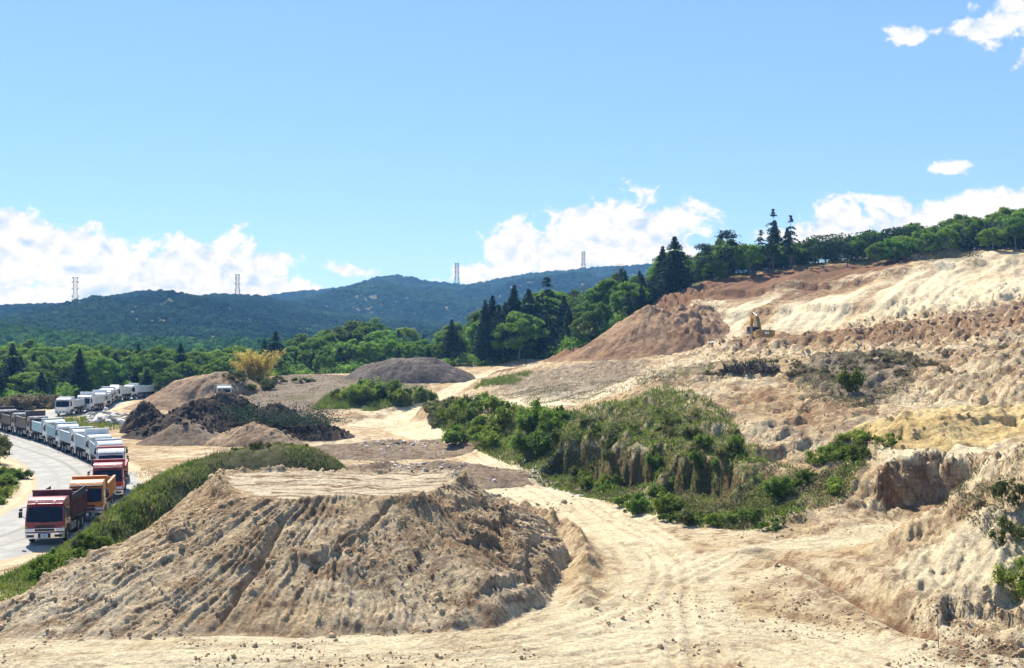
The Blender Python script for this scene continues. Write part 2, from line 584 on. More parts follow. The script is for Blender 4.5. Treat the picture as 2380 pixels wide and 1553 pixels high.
leaf_mat('leaf_broad', (0.09, 0.185, 0.022), (0.19, 0.30, 0.045), 0.55)
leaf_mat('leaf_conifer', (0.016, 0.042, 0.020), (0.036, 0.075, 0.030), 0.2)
leaf_mat('leaf_bamboo', (0.46, 0.40, 0.07), (0.58, 0.52, 0.13), 0.55, 0.1)
leaf_mat('leaf_shrub', (0.09, 0.16, 0.018), (0.20, 0.27, 0.045), 0.5)
leaf_mat('leaf_weed', (0.08, 0.105, 0.024), (0.19, 0.195, 0.06), 0.35, 0.2)
leaf_mat('leaf_scrub', (0.085, 0.095, 0.04), (0.17, 0.16, 0.08), 0.3, 0.15)
leaf_mat('leaf_dry', (0.17, 0.145, 0.075), (0.27, 0.225, 0.125), 0.3, 0.15)
leaf_mat('grass_blade', (0.07, 0.12, 0.018), (0.21, 0.24, 0.055), 0.5, 0.0, clump=0.5)
leaf_mat('grass_dry', (0.22, 0.185, 0.095), (0.30, 0.25, 0.14), 0.3, 0.0, clump=0.5)
leaf_mat('canopy_far', (0.010, 0.028, 0.018), (0.045, 0.085, 0.028), 0.0, 0.4, spec=0.0, stand=0.008)
leaf_mat('canopy_near', (0.03, 0.08, 0.016), (0.07, 0.14, 0.025), 0.0, 0.4, spec=0.0, stand=0.012)

# ------------------------------------------------------------------ terrain height control
CP = []                                          # (x, y, z)


def cz(u, Y, z):
    CP.append(((u - CU) / F * Y, Y, z))


def cp(u, v, Y):
    CP.append(P(u, v, Y))


def cl(pts, n=5):
    """control points along a picture polyline given as (u, v, Y)"""
    for i in range(len(pts) - 1):
        for k in range(n):
            q = [pts[i][j] + (pts[i + 1][j] - pts[i][j]) * k / n for j in range(3)]
            cp(*q)
    cp(*pts[-1])


for u in range(-500, 3000, 170):
    cz(u, 26, 0.2)
    cz(u, 36, 0.1)
for u in range(-500, 2300, 140):
    cz(u, 46, 0.0)
for Y in (54, 62, 70, 78, 88, 98):
    for u in range(-500, 1250, 160):
        cz(u, Y, 0.0)
for Y in (108, 120, 134, 150, 165):
    for u in range(-500, 900, 160):
        cz(u, Y, 0.0)
for Y in (182, 200, 220, 240):
    for u in range(-500, 480, 160):
        cz(u, Y, 0.0)
for Y in (58, 66, 74):
    for u in (1300, 1400, 1500, 1600, 1700):
        cz(u, Y, 0.0)
for u in (1800, 1900):
    cz(u, 58, 0.0)
cl([(1830, 1300, 66), (2000, 1375, 58.5), (2100, 1440, 53), (2230, 1490, 48.6), (2400, 1520, 46.5), (2700, 1530, 46)], 3)
# haul road up to the gully and beyond
cl([(1300, 1150, 94), (1230, 1110, 104), (1150, 1080, 115), (1050, 1020, 143), (960, 985, 167), (1010, 935, 190), (1090, 890, 222), (1180, 856, 250), (1260, 838, 262)], 3)
# foot of the bushy bank
cl([(985, 958, 168), (1070, 1015, 142), (1150, 1062, 121), (1240, 1100, 107), (1330, 1133, 97), (1440, 1172, 88), (1550, 1208, 81), (1700, 1232, 77), (1790, 1222, 78)], 4)
# its upper edge
cl([(1010, 938, 178), (1100, 965, 150), (1180, 975, 135), (1270, 985, 124), (1350, 985, 118), (1450, 945, 119), (1560, 918, 119), (1640, 950, 112), (1720, 1012, 100), (1760, 1060, 93)], 4)
# steep middle of the bank
cl([(1380, 1080, 103), (1480, 1080, 98), (1580, 1085, 94), (1660, 1090, 90)], 2)
# eroded slopes above
cl([(1120, 905, 195), (1250, 930, 165), (1380, 940, 145), (1480, 920, 140)], 2)
cl([(1200, 858, 235), (1300, 850, 215), (1400, 845, 198), (1520, 838, 190), (1640, 832, 184)], 3)
cl([(1560, 880, 148), (1640, 866, 158), (1740, 862, 160), (1820, 850, 158)], 3)
cl([(1600, 900, 132), (1720, 905, 128), (1800, 895, 128)], 2)
cl([(1760, 1000, 99), (1850, 985, 104), (1950, 985, 102), (2060, 975, 104)], 2)
cl([(1700, 950, 116), (1800, 940, 114), (1850, 905, 122), (1960, 900, 120), (2080, 915, 114)], 2)
cl([(1860, 868, 133), (1920, 842, 138), (2010, 832, 140), (2090, 845, 134), (2150, 872, 122)], 3)
cl([(2120, 955, 108), (2230, 940, 105), (2330, 900, 104), (2420, 880, 102)], 2)
cl([(2200, 890, 116), (2290, 850, 116), (2380, 818, 115), (2600, 800, 112)], 3)
cl([(2130, 850, 142), (2200, 830, 138), (2290, 805, 140), (2380, 780, 140), (2600, 760, 136)], 2)
cl([(1660, 842, 176), (1800, 835, 168), (1950, 826, 165), (2060, 822, 158), (2150, 825, 150)], 3)
# brown ridge in front of the digger
cl([(1640, 822, 200), (1690, 804, 186), (1760, 794, 182), (1850, 783, 180), (2000, 768, 176), (2200, 745, 170), (2380, 716, 165), (2650, 690, 160)], 4)
# its lap behind
for (u, Y, z) in ((1660, 202, 10.4), (1720, 200, 11.0), (1780, 198, 11.5), (1850, 197, 12.1), (1930, 196, 12.7), (2000, 193, 13.2), (2100, 190, 14.2), (2200, 187, 14.8), (2380, 182, 16.2), (2600, 178, 17)):
    cz(u, Y, z)
for (u, Y, z) in ((1650, 214, 10.6), (1720, 213, 11.3), (1780, 212, 11.9), (1850, 211, 12.6), (1930, 208, 13.4), (2020, 204, 14.4)):
    cz(u, Y, z)
# sand face
cl([(1680, 745, 226), (1780, 738, 224), (1880, 732, 219), (2000, 722, 212), (2120, 712, 208), (2240, 700, 203), (2400, 680, 197)], 3)
cl([(1600, 735, 236), (1700, 705, 240), (1850, 690, 237), (2000, 670, 232), (2120, 650, 228), (2250, 640, 222), (2400, 630, 218)], 3)
cl([(1480, 742, 256), (1530, 714, 258), (1600, 682, 260), (1680, 655, 262), (1760, 640, 263), (1860, 630, 263), (1960, 622, 261), (2060, 612, 258), (2140, 602, 255), (2200, 603, 252), (2260, 588, 249), (2380, 584, 245), (2650, 575, 240)], 4)
cl([(2150, 622, 242), (2260, 606, 238), (2400, 600, 234)], 3)
# wooded ground behind
for (u, a_, b_, c_) in ((-500, 0, 0, 1), (-300, 0, 0, 1), (-100, 0, 0, 1), (100, 0, 0, 2), (300, .5, 1, 2), (450, 1.5, 2, 3), (600, 3.5, 4, 4), (750, 4.5, 4.5, 4.5), (900, 5.5, 5.5, 5.5), (1000, 6, 6, 6),
                        (1100, 7, 8, 9), (1200, 8, 11, 14), (1290, 10, 14, 19), (1380, 15, 19, 24), (1460, 19, 22, 27), (1560, 23, 25, 30), (1700, 28, 29, 34),
                        (1900, 31, 32, 38), (2100, 33, 35, 42), (2380, 34, 37, 44), (2700, 34, 37, 44), (3000, 34, 37, 44)):
    cz(u, 276, a_)
    cz(u, 310, b_)
    cz(u, 400, c_)
    cz(u, 520, c_ * 0.8)
    cz(u, 640, c_ * 0.5 - 2)
cl([(1215, 842, 262), (1270, 832, 264), (1330, 800, 266), (1400, 768, 262)], 2)
for (u, Y, z) in ((1300, 230, 7.6), (1380, 228, 8.2), (1460, 226, 8.8), (1540, 222, 9.4), (1620, 218, 10.0), (1340, 244, 8.0), (1430, 242, 9.2), (1520, 238, 10.5), (1600, 232, 11.5), (1300, 254, 8.2), (1400, 252, 11.5)):
    cz(u, Y, z)
# rise behind the dark heaps
for (u, v, Y) in ((560, 915, 208), (640, 905, 206), (700, 872, 232), (640, 880, 228), (800, 905, 200), (760, 935, 184), (900, 925, 185), (840, 880, 226), (930, 890, 220), (1010, 880, 228), (1080, 862, 245), (990, 900, 212), (700, 940, 184), (560, 945, 184), (820, 962, 172), (600, 880, 240), (500, 905, 225)):
    cp(u, v, Y)
# yellow sand heap and its cut
cl([(2040, 1052, 90), (2100, 1010, 94), (2160, 988, 96), (2240, 984, 96), (2310, 1000, 94), (2380, 1030, 92)], 3)
cl([(2045, 1108, 83.4), (2090, 1096, 83), (2150, 1104, 82.2), (2215, 1096, 81.5), (2270, 1088, 81)], 4)
cl([(2040, 1200, 79.5), (2090, 1198, 80.4), (2150, 1192, 80.0), (2215, 1180, 79.2), (2262, 1160, 78.4)], 4)
cl([(1960, 1140, 83), (2000, 1095, 87)], 2)
cl([(1800, 1100, 89), (1900, 1085, 90), (1960, 1060, 93)], 2)
cl([(1870, 1165, 81), (1950, 1205, 77), (2030, 1222, 75.5), (2140, 1222, 75.5)], 2)
cl([(1700, 1285, 69), (1830, 1275, 70.5), (1980, 1255, 73), (2120, 1235, 75)], 2)
# near bank on the right
cl([(2190, 1228, 72), (2235, 1160, 69.5), (2275, 1105, 68), (2320, 1075, 66.5), (2390, 1060, 65), (2560, 1050, 64), (2800, 1050, 64)], 3)
cl([(2080, 1290, 65), (2180, 1260, 64), (2260, 1210, 62), (2380, 1180, 60), (2600, 1170, 58)], 2)
cl([(2060, 1370, 58.5), (2180, 1360, 56.5), (2300, 1340, 55), (2400, 1340, 54), (2650, 1330, 53)], 2)
cl([(2290, 1060, 74), (2400, 1040, 73), (2600, 1030, 72)], 2)

CPa = np.array(CP)
KW = 8.6


def warp(x, y):
    return np.stack([x / y * KW, np.log(y) * KW], -1)


CW = warp(CPa[:, 0], CPa[:, 1])
_d = np.sqrt(((CW[:, None] - CW[None]) ** 2).sum(-1))
_n = len(CW)
_A = np.zeros((_n + 3, _n + 3))
_A[:_n, :_n] = _d - np.eye(_n) * 0.06
_A[:_n, _n] = 1
_A[:_n, _n + 1:] = CW
_A[_n:, :_n] = _A[:_n, _n:].T
_sol = np.linalg.solve(_A, np.concatenate([CPa[:, 2], np.zeros(3)]))


def z_base(x, y):
    sh = np.shape(x)
    q = warp(np.ravel(x), np.ravel(y)).astype(np.float32)
    out = np.empty(len(q))
    cw = CW.astype(np.float32)
    wt = _sol[:_n].astype(np.float32)
    c2 = (cw ** 2).sum(1)
    for i in range(0, len(q), 20000):
        b = q[i:i + 20000]
        d = np.sqrt(np.maximum((b ** 2).sum(1)[:, None] + c2[None] - 2 * b @ cw.T, 0))
        out[i:i + 20000] = d @ wt + _sol[_n] + b @ _sol[_n + 1:]
    return out.reshape(sh)


NC, NR = 760, 860
S_AX = np.linspace(-0.62, 0.64, NC)
Y_AX = np.exp(np.linspace(math.log(27), math.log(640), NR))
GS, GY = np.meshgrid(S_AX, Y_AX)
GX = GS * GY
GX32 = GX.astype(np.float32)
# coarse evaluation, then bicubic-like refinement by repeated linear interpolation
_cs, _cy = S_AX[::2], Y_AX[::2]
_gs, _gy = np.meshgrid(_cs, _cy)
_zc = z_base(_gs * _gy, _gy)


def _interp2(zc, sa, ta, s, t):
    fi = np.clip(np.interp(s, sa, np.arange(len(sa))), 0, len(sa) - 1.001)
    ti = np.clip(np.interp(t, ta, np.arange(len(ta))), 0, len(ta) - 1.001)
    i, j = fi.astype(int), ti.astype(int)
    fs, ft = fi - i, ti - j
    return ((zc[j, i] * (1 - fs) + zc[j, i + 1] * fs) * (1 - ft) + (zc[j + 1, i] * (1 - fs) + zc[j + 1, i + 1] * fs) * ft)


def blur(a, k=1):
    for _ in range(k):
        b = np.pad(a, 1, mode='edge')
        a = (b[:-2, 1:-1] + b[2:, 1:-1] + b[1:-1, :-2] + b[1:-1, 2:] + 2 * b[1:-1, 1:-1]) / 6
    return a


_zc = blur(_zc, 2)
Z0 = _interp2(_zc, _cs, np.log(_cy), GS, np.log(GY))
dZy = np.gradient(Z0, axis=0) / np.gradient(GY, axis=0)
dZx = np.gradient(Z0, axis=1) / np.gradient(GX, axis=1)
SLOPE = np.hypot(dZx, dZy)

# ------------------------------------------------------------------ roads and tracks in plan
ROAD_C = smooth_line([(-62, 12), (-50, 34), (-41.5, 50), (-36.2, 62), (-33.6, 74), (-34.2, 86), (-37.4, 98), (-42.6, 110), (-50, 122), (-58, 132.5), (-65.5, 143), (-72.5, 153), (-79.5, 162),
                      (-84.5, 170), (-84.5, 177), (-80, 182), (-77.5, 188), (-77, 198), (-79, 210), (-82, 220), (-82.5, 229), (-79, 236)], 6)
ROAD_W = 4.9
rd, ro, _, rs = line_dist(GX, GY, ROAD_C)
YARD = [P(330, 0, 196)[:2], P(430, 0, 190)[:2], P(450, 0, 214)[:2], P(300, 0, 236)[:2], P(240, 0, 236)[:2]]
wroad = 1 - sstep(ROAD_W - 0.2, ROAD_W + 2.2, rd)


def tr(pts, n=6):
    return smooth_line([((u - CU) / F * Y, Y) for (u, Y) in pts], n)


HAUL = tr([(-250, 44), (200, 46), (700, 47.5), (1150, 50), (1420, 56), (1480, 64), (1430, 73), (1330, 84), (1230, 95), (1060, 101), (900, 104)])
HAUL2 = tr([(1560, 48), (1560, 60), (1480, 72), (1370, 86), (1290, 98), (1190, 113), (1090, 132), (1000, 150), (920, 163), (860, 166)])
HAUL3 = tr([(900, 163), (960, 178), (1020, 196), (1090, 222), (1180, 250), (1290, 262)])
RAMP = tr([(1560, 62), (1700, 68), (1830, 70.5), (1980, 73), (2120, 75.3), (2200, 76)])
FRONT = tr([(-300, 44), (500, 44), (1200, 47), (1700, 50), (1950, 46), (2050, 40)])
tracks = []
wtrack = np.zeros_like(GX)
rut = np.zeros_like(GX)
for (ln, hw) in ((HAUL, 4.2), (HAUL2, 3.6), (HAUL3, 2.6), (RAMP, 2.2), (FRONT, 5.0)):
    d, o, _, s_ = line_dist(GX, GY, ln)
    w_ = 1 - sstep(hw * 0.7, hw * 1.25, d)
    wtrack = np.maximum(wtrack, w_)
    wob = 0.5 * vnoise(s_ / 9.0, s_ * 0 + 3, 5)
    for off, a_ in ((-1.0, .07), (1.0, .07), (-2.3, .045), (0.25, .05), (2.1, .05), (-3.0, .03)):
        a_ *= 0.85 * (0.4 + 1.2 * np.clip(vnoise(s_ / 14.0, s_ * 0 + off * 7, 15) + 0.3, 0, 1))
        rut = rut - w_ * a_ * np.exp(-((o + wob - off) / 0.28) ** 2) + w_ * a_ * 0.5 * np.exp(-((np.abs(o + wob - off) - 0.5) / 0.2) ** 2)
# open trampled yard in the lower middle of the picture
JUNC = [((u - CU) / F * Y, Y) for (u, Y) in ((1330, 54), (1340, 68), (1400, 82), (1560, 79), (1650, 72), (1800, 66), (1800, 56), (1950, 47), (1900, 38), (-400, 38), (-300, 47), (900, 49))]
jd = poly_sd(GX, GY, JUNC)
wtrack = np.maximum(wtrack, 0.5 * sstep(-1.0, 1.5, jd))
YF = np.interp(GS * F + CU, [-300, 60, 130, 230, 330, 450, 560, 640, 780, 900, 1215, 1290, 1335, 1400, 1470, 1500, 1535, 1760, 1960, 2080, 2160, 2280, 2470], [216, 217, 228, 240, 240, 236, 238, 250, 252, 262, 262, 264, 252, 247, 249, 254, 260, 265, 263.5, 260.5, 257.5, 252, 247])
wforest = sstep(-2, 6, GY - YF)

# ------------------------------------------------------------------ relief
amp = 0.13 + 1.15 * np.clip(SLOPE, 0, 0.6)
amp = amp * (1 - 0.86 * wtrack) * (1 - wroad) * (1 - 0.5 * wforest)
face = sstep(202, 214, GY) * (1 - wforest) * sstep(0.165, 0.205, GS)
amp = amp * (1 - 0.95 * face) * (1 - 0.5 * sstep(0.04, 0.14, GS) * sstep(78, 88, GY))
far = np.clip(GY / 120.0, 0.6, 1.8)
det = fbm(GX / 7.5, GY / 7.5, 5, 3) * 1.05 + ridged(GX / 3.4, GY / 3.4, 3, 40) * 0.32 + fbm(GX / 1.1, GY / 1.1, 3, 60) * 0.26
# scarps: terraces broken into the slopes
ter = fbm(GX / 11, GY / 11, 4, 90)
scarp = np.abs(((Z0 * 0.55 + ter * 1.9) % 1.0) - 0.5) * 2
amp_s = np.clip(SLOPE - 0.06, 0, 0.45) * 2.4 * (1 - wtrack)
scarp = sstep(0.0, 0.22, (Z0 * 0.5 + ter * 2.3) % 1.0) - ((Z0 * 0.5 + ter * 2.3) % 1.0)
crev = sstep(0.62, 0.9, ridged(GX / 5.5 + 0.7 * fbm(GX / 5, GY / 5, 3, 31), GY / 8.0, 3, 37))
midz = sstep(0.04, 0.14, GS) * sstep(78, 88, GY) * (1 - sstep(160, 178, GY)) * (1 - wtrack)
amp_s = np.maximum(amp_s, 0.85 * midz)
amp_s = amp_s * (1 - 0.95 * face)
ter2 = fbm(GX / 4.0, GY / 4.0, 4, 95)
q2 = (Z0 * 0.9 + ter * 1.6 + ter2 * 1.1) % 1.0
scarp = scarp * 0.7 + 0.6 * (sstep(0.0, 0.14, q2) - q2)
# bucket marks and rills running down the slopes, slanted as the diggers left them
ca, sa_ = math.cos(R(38)), math.sin(R(38))
ax = GX * ca - GY * sa_
al = GX * sa_ + GY * ca
bucket = ridged(ax / 0.95 + 0.5 * fbm(GX / 4, GY / 4, 2, 8), al / 9.0, 2, 70)
ZD = amp * far * det + amp_s * scarp * far * 1.15 - np.clip(SLOPE, 0, 0.35) * 2.2 * crev * (1 - wtrack) * (1 - face) + np.clip(SLOPE - 0.05, 0, 0.4) * 1.25 * bucket * (1 - wtrack) * sstep(60, 90, GY) * (1 - wforest) * (1 - 0.7 * face)
ca2, sa2 = math.cos(R(-52)), math.sin(R(-52))
fx, fy = GX * ca2 - GY * sa2, GX * sa2 + GY * ca2
ZD = ZD + face * (0.95 * ridged(fy / 8.0 + 0.7 * fbm(GX / 16, GY / 16, 3, 51), fx / 60.0, 3, 52) + 0.32 * ridged(fy / 2.2 + 0.4 * fbm(GX / 6, GY / 6, 2, 54), fx / 26.0, 2, 55) + 0.9 * fbm(GX / 26, GY / 26, 2, 53) - 1.0)
bn_ = (Z0 * 0.16 + 0.5 * fbm(GX / 22, GY / 22, 3, 57) + fy / 90.0) % 1.0
ZD = ZD + face * 1.35 * (sstep(0.0, 0.07, bn_) - bn_)
rough = sstep(0.30, 0.36, GS) * (1 - sstep(72, 78, GY)) * sstep(0.12, 0.3, SLOPE) * (1 - wtrack)
ZD = ZD + rough * (0.42 * fbm(GX / 1.7, GY / 1.7, 4, 331) + 0.28 * ridged(ax / 0.7, al / 3.0, 2, 337) + 0.30 * np.abs(fbm(GX / 0.6, GY / 0.6, 2, 341)))
midr = sstep(0.05, 0.15, GS) * sstep(80, 90, GY) * (1 - sstep(195, 205, GY)) * (1 - wtrack)
ZD = ZD + midr * (0.22 + 0.85 * np.clip(SLOPE, 0, 0.5)) * far * (0.9 * ridged(ax / 2.2 + 0.6 * fbm(GX / 5, GY / 5, 3, 351), al / 8.0, 3, 353) + 0.5 * fbm(GX / 1.6, GY / 1.6, 3, 357))
ZD = ZD + rut + wtrack * (1 - wroad) * 0.035 * fbm(GX / 2.2, GY / 1.1, 3, 21)
# windrow along the haul road, and the drain beside it
BERM = [P(1175, 1172, 90)[:2] + (0.5,), P(1250, 1200, 82)[:2] + (0.75,), P(1322, 1232, 75)[:2] + (0.8,), P(1362, 1280, 68)[:2] + (0.7,), P(1366, 1340, 61.5)[:2] + (0.45,), P(1350, 1395, 56.5)[:2] + (0.3,)]
bd, bo, bz, _ = line_dist(GX, GY, BERM)
ZD = ZD + 1.1 * np.maximum(bz * (1 - bd / 1.1), 0) * (0.9 + 1.3 * fbm(GX / 1.2, GY / 1.2, 4, 77))
DITCH = smooth_line([P(1790, 1285, 67.5)[:2], P(1890, 1312, 64)[:2], P(1990, 1368, 58.5)[:2], P(2080, 1425, 54)[:2], P(2180, 1478, 50)[:2], P(2290, 1505, 47.8)[:2], P(2420, 1520, 46.5)[:2], P(2700, 1540, 45)[:2]], 6)
dd, do_, _, ds = line_dist(GX, GY, DITCH)
ZD = ZD - 0.95 * np.exp(-(dd / 0.75) ** 2) * (0.75 + 0.5 * vnoise(ds / 2.5, ds * 0, 4)) + 0.35 * np.exp(-((dd - 1.8) / 0.7) ** 2) * (0.6 + 0.6 * fbm(GX / 1.2, GY / 1.2, 3, 33))
# deep shadowed hollow under the bushes of the bank
GUL = [P(1290, 1105, 104)[:2], P(1350, 1120, 100)[:2], P(1420, 1120, 95)[:2], P(1500, 1125, 92)[:2]]
gd, _, _, _ = line_dist(GX, GY, smooth_line(GUL, 5))
ZD = ZD - 1.5 * np.exp(-(gd / 2.2) ** 2)
ZT = Z0 + ZD


BITE = np.zeros_like(GX)


def bite(Z, poly, floor, steep, wob=0.5, seed=1, dark=1.0):
    xs_, ys_ = [p[0] for p in poly], [p[1] for p in poly]
    nr_ = (GX > min(xs_) - 9) & (GX < max(xs_) + 9) & (GY > min(ys_) - 9) & (GY < max(ys_) + 9)
    x, y, z = GX[nr_], GY[nr_], Z[nr_]
    sdp = poly_sd(x + wob * 1.8 * fbm(x / 2.2, y / 2.2, 4, seed), y + wob * 1.8 * fbm(x / 2.2, y / 2.2, 4, seed + 1), poly)
    dd_ = np.clip(-sdp, 0, None)
    led = dd_ * steep + 0.55 * ((dd_ * steep * 0.9 + 0.5 * fbm(x / 1.5, y / 1.5, 3, seed + 5)) % 1.0 - 0.5) * sstep(0.0, 0.2, dd_)
    lim = floor + led + 0.30 * fbm(x, y, 4, seed + 3) + 0.22 * np.abs(fbm(x / 0.5, y / 0.5, 2, seed + 7))
    out = np.minimum(z, np.where(sdp > -4.0, lim, 1e9))
    BITE[nr_] = np.maximum(BITE[nr_], dark * np.clip((z - out) * 1.4, 0, 1) * (sdp < 0.8))
    Z = Z.copy()
    Z[nr_] = out
    return Z


def pq(*uY):
    return [((u - CU) / F * Y, Y) for (u, Y) in uY]


ZT = bite(ZT, pq((2052, 77), (2078, 83.2), (2130, 84.6), (2190, 84.2), (2245, 82.4), (2262, 79), (2230, 76.2), (2120, 76.0)), 0.75, 3.0, 0.6, 501)
ZT = bite(ZT, pq((1262, 107), (1300, 110.5), (1380, 107), (1450, 102), (1520, 98.5), (1530, 94), (1450, 93), (1350, 98)), -0.6, 3.0, 0.7, 511, 2.2)  # walls coloured extra dark brown to stand for the hollow's shade, next cut too
ZT = bite(ZT, pq((1530, 90), (1560, 94), (1640, 92), (1700, 87.5), (1690, 82), (1580, 84)), 0.1, 2.6, 0.7, 521, 2.2)
ZT = bite(ZT, pq((1215, 263), (1262, 268), (1318, 268), (1340, 262), (1290, 257)), 7.4, 1.9, 0.8, 531)
ZT = bite(ZT, pq((2200, 50.6), (2260, 52.2), (2330, 51.4), (2420, 50.4), (2420, 48.4), (2300, 48.8)), 0.05, 1.6, 0.9, 551)
ZT = ZT * (1 - wroad) + wroad * (-0.03)
LT_AX = np.log(Y_AX)


def zt(x, y):
    x, y = np.asarray(x, float), np.asarray(y, float)
    return _interp2(ZT, S_AX, LT_AX, x / y, np.log(y))


def hit(u, v, y0=34.0):
    """first point where the sight line through a picture point meets the bare ground"""
    s = (u - CU) / F
    rows = Y_AX
    zz = zt(s * rows, rows)
    ray = HC - (v - CV) / F * rows
    k = np.where((zz >= ray) & (rows > y0))[0]
    Y = rows[k[0]] if len(k) else 600.0
    return s * Y, Y


# ------------------------------------------------------------------ soil zones, laid out in plan
def blob(u, v, rx, ry=None, ang=0.0):
    x0, y0 = hit(u, v)
    ry = ry or rx
    c, s = math.cos(R(ang)), math.sin(R(ang))
    dx, dy = GX - x0, GY - y0
    return np.clip(1.15 - np.hypot((dx * c + dy * s) / rx, (-dx * s + dy * c) / ry), 0, 1)


def patch(pts, soft=3.0):
    return sstep(-soft, soft, poly_sd(GX, GY, [(x, y) for (x, y) in pts]))


def pp(*uvY):
    return [((u - CU) / F * Y, Y) for (u, Y) in uvY]


zb = np.zeros_like(GX)
zg = np.zeros_like(GX)
zp = np.zeros_like(GX)
zy = np.zeros_like(GX)
# brown earth: ridge before the digger, top of the sand face, brown track
zb = np.maximum(zb, patch(pp((1640, 200), (1700, 190), (1900, 186), (2200, 176), (2700, 168), (2700, 140), (2300, 142), (2150, 152), (1900, 168), (1660, 178)), 5) * 0.62)
zb = np.maximum(zb, patch(pp((1470, 262), (1560, 246), (1700, 243), (1900, 246), (2060, 247), (2150, 252), (2100, 263), (1900, 268), (1600, 268)), 4) * 0.85)
zb = np.maximum(zb, patch(pp((1580, 264), (1650, 246), (1700, 236), (1770, 232), (1850, 240), (1960, 244), (2000, 262)), 7) * 0.58)
zb = np.maximum(zb, patch(pp((1960, 226), (2020, 236), (2080, 234), (2040, 222)), 3) * 0.5)
zy = np.maximum(zy, patch(pp((2140, 256), (2160, 246), (2220, 246), (2275, 251), (2260, 256)), 1.2) * 1.2)
zb = np.maximum(zb, patch(pp((1080, 226), (1200, 240), (1290, 256), (1440, 250), (1300, 228), (1180, 222)), 4) * 0.8)
zb = np.maximum(zb, patch(pp((1730, 102), (1900, 108), (2080, 106), (2050, 92), (1880, 84), (1760, 90)), 4) * 0.35)
zb = np.maximum(zb, patch(pp((1700, 118), (1830, 124), (1840, 110), (1740, 104)), 3) * 0.55)
zb = np.maximum(zb, patch(pp((2020, 80.2), (2280, 79), (2270, 82.5), (2040, 83.8)), 0.5) * 0.6)
zb = np.maximum(zb, patch(pp((2100, 54), (2400, 49), (2400, 52), (2120, 57)), 1.0) * 0.4)
zb = np.maximum(zb, 0.6 * np.exp(-(dd / 0.9) ** 2))
zb = np.maximum(zb, midz * sstep(0.2, 0.3, GS) * (0.30 + 0.30 * fbm(GX / 9, GY / 9, 3, 71)))
zy = np.maximum(zy, midz * (0.34 + 0.4 * fbm(GX / 13, GY / 13, 3, 73)))
# pale sand
zp = np.maximum(zp, wtrack * (0.62 + 0.25 * fbm(GX / 6, GY / 4, 4, 63)))
zp = np.maximum(zp, patch(pp((1640, 222), (1800, 214), (2000, 203), (2300, 192), (2700, 186), (2700, 250), (2250, 252), (2150, 240), (1950, 232), (1800, 240), (1680, 236)), 5) * 0.72)
zp = np.maximum(zp, patch(pp((2030, 90), (2100, 97), (2300, 98), (2420, 92), (2300, 83), (2050, 84)), 2) * 0.95)
zp = np.maximum(zp, patch(pp((1150, 165), (1300, 175), (1560, 160), (1500, 138), (1300, 140), (1200, 150)), 4) * 0.75)
zp = np.maximum(zp, patch(pp((2000, 62), (2300, 62), (2450, 58), (2450, 51), (2150, 53)), 2) * 0.6)
fs = ridged(fy / 7.0 + 0.8 * fbm(GX / 15, GY / 15, 3, 61), fx / 50.0, 3, 62)
lft = 1 - sstep(0.22, 0.42, GS)
zp = zp * (1 - 0.75 * face * sstep(0.0, 0.6, fs) * (0.35 + 0.65 * lft))
zb = np.maximum(zb, face * (0.42 * sstep(-0.1, 0.5, fs) + 0.30 * lft * sstep(225, 245, GY)))
zb = np.maximum(zb, 0.34 * np.exp(-((bd) / 1.2) ** 2))
zp = zp * (1 - 0.6 * np.exp(-((bd) / 1.2) ** 2))
zb = np.maximum(zb, 0.42 * wtrack * np.clip(-rut / 0.035, 0, 1))
# weathered grey slopes with dry weeds
zy = np.maximum(zy, patch(pp((1820, 132), (1900, 146), (2100, 142), (2160, 122), (2080, 108), (1880, 112)), 4) * 0.75)
zy = np.maximum(zy, patch(pp((1480, 160), (1620, 170), (1840, 162), (1800, 130), (1600, 128), (1500, 140)), 5) * 0.55)
zy = np.maximum(zy, patch(pp((2180, 118), (2300, 124), (2700, 122), (2700, 96), (2350, 98), (2200, 106)), 4) * 0.35)
zy = np.maximum(zy, patch(pp((520, 176), (560, 230), (760, 236), (1000, 222), (980, 186), (760, 172)), 5) * 0.95)
zy = np.maximum(zy, patch(pp((1120, 215), (1500, 200), (1560, 165), (1300, 148), (1130, 175)), 6) * 0.66)
zg = np.maximum(zg, patch(pp((640, 196), (760, 200), (740, 186), (640, 184)), 4) * 0.6)
zg = np.maximum(zg, patch(pp((1860, 128), (1960, 138), (2080, 134), (2060, 118), (1920, 116)), 5) * 0.42)
zb = np.maximum(zb, patch(pp((1740, 112), (1860, 116), (2040, 112), (2040, 96), (1860, 92), (1760, 98)), 4) * 0.5)
zy = np.maximum(zy, patch(pp((300, 130), (330, 100), (440, 92), (440, 130)), 4) * 0.2)
# green ground
zg = np.maximum(zg, patch([(x, y) for (x, y) in pp((1010, 176), (1100, 148), (1270, 126), (1350, 120), (1450, 121), (1560, 121), (1640, 114), (1730, 100), (1790, 90), (1900, 86), (2040, 88), (1960, 80), (1800, 77), (1700, 76.5), (1550, 80), (1440, 87), (1330, 96), (1150, 119), (985, 166))], 2.5) * 0.62)
zg = np.maximum(zg, patch(pp((760, 190), (900, 196), (960, 184), (860, 174), (720, 176)), 3) * 0.7)
zg = np.maximum(zg, patch(pp((1500, 152), (1800, 160), (1780, 150), (1560, 138)), 3) * 0.55)
zg = np.maximum(zg, patch(pp((1120, 210), (1240, 205), (1200, 190), (1100, 190)), 3) * 0.55)
zg = np.maximum(zg, wforest * 0.9)
zg = np.maximum(zg, patch([(-120, 60), (-39.8, 66), (-39.5, 84), (-43.5, 98), (-50, 110), (-60, 121), (-75, 134), (-120, 150)], 1.2) * 0.9)
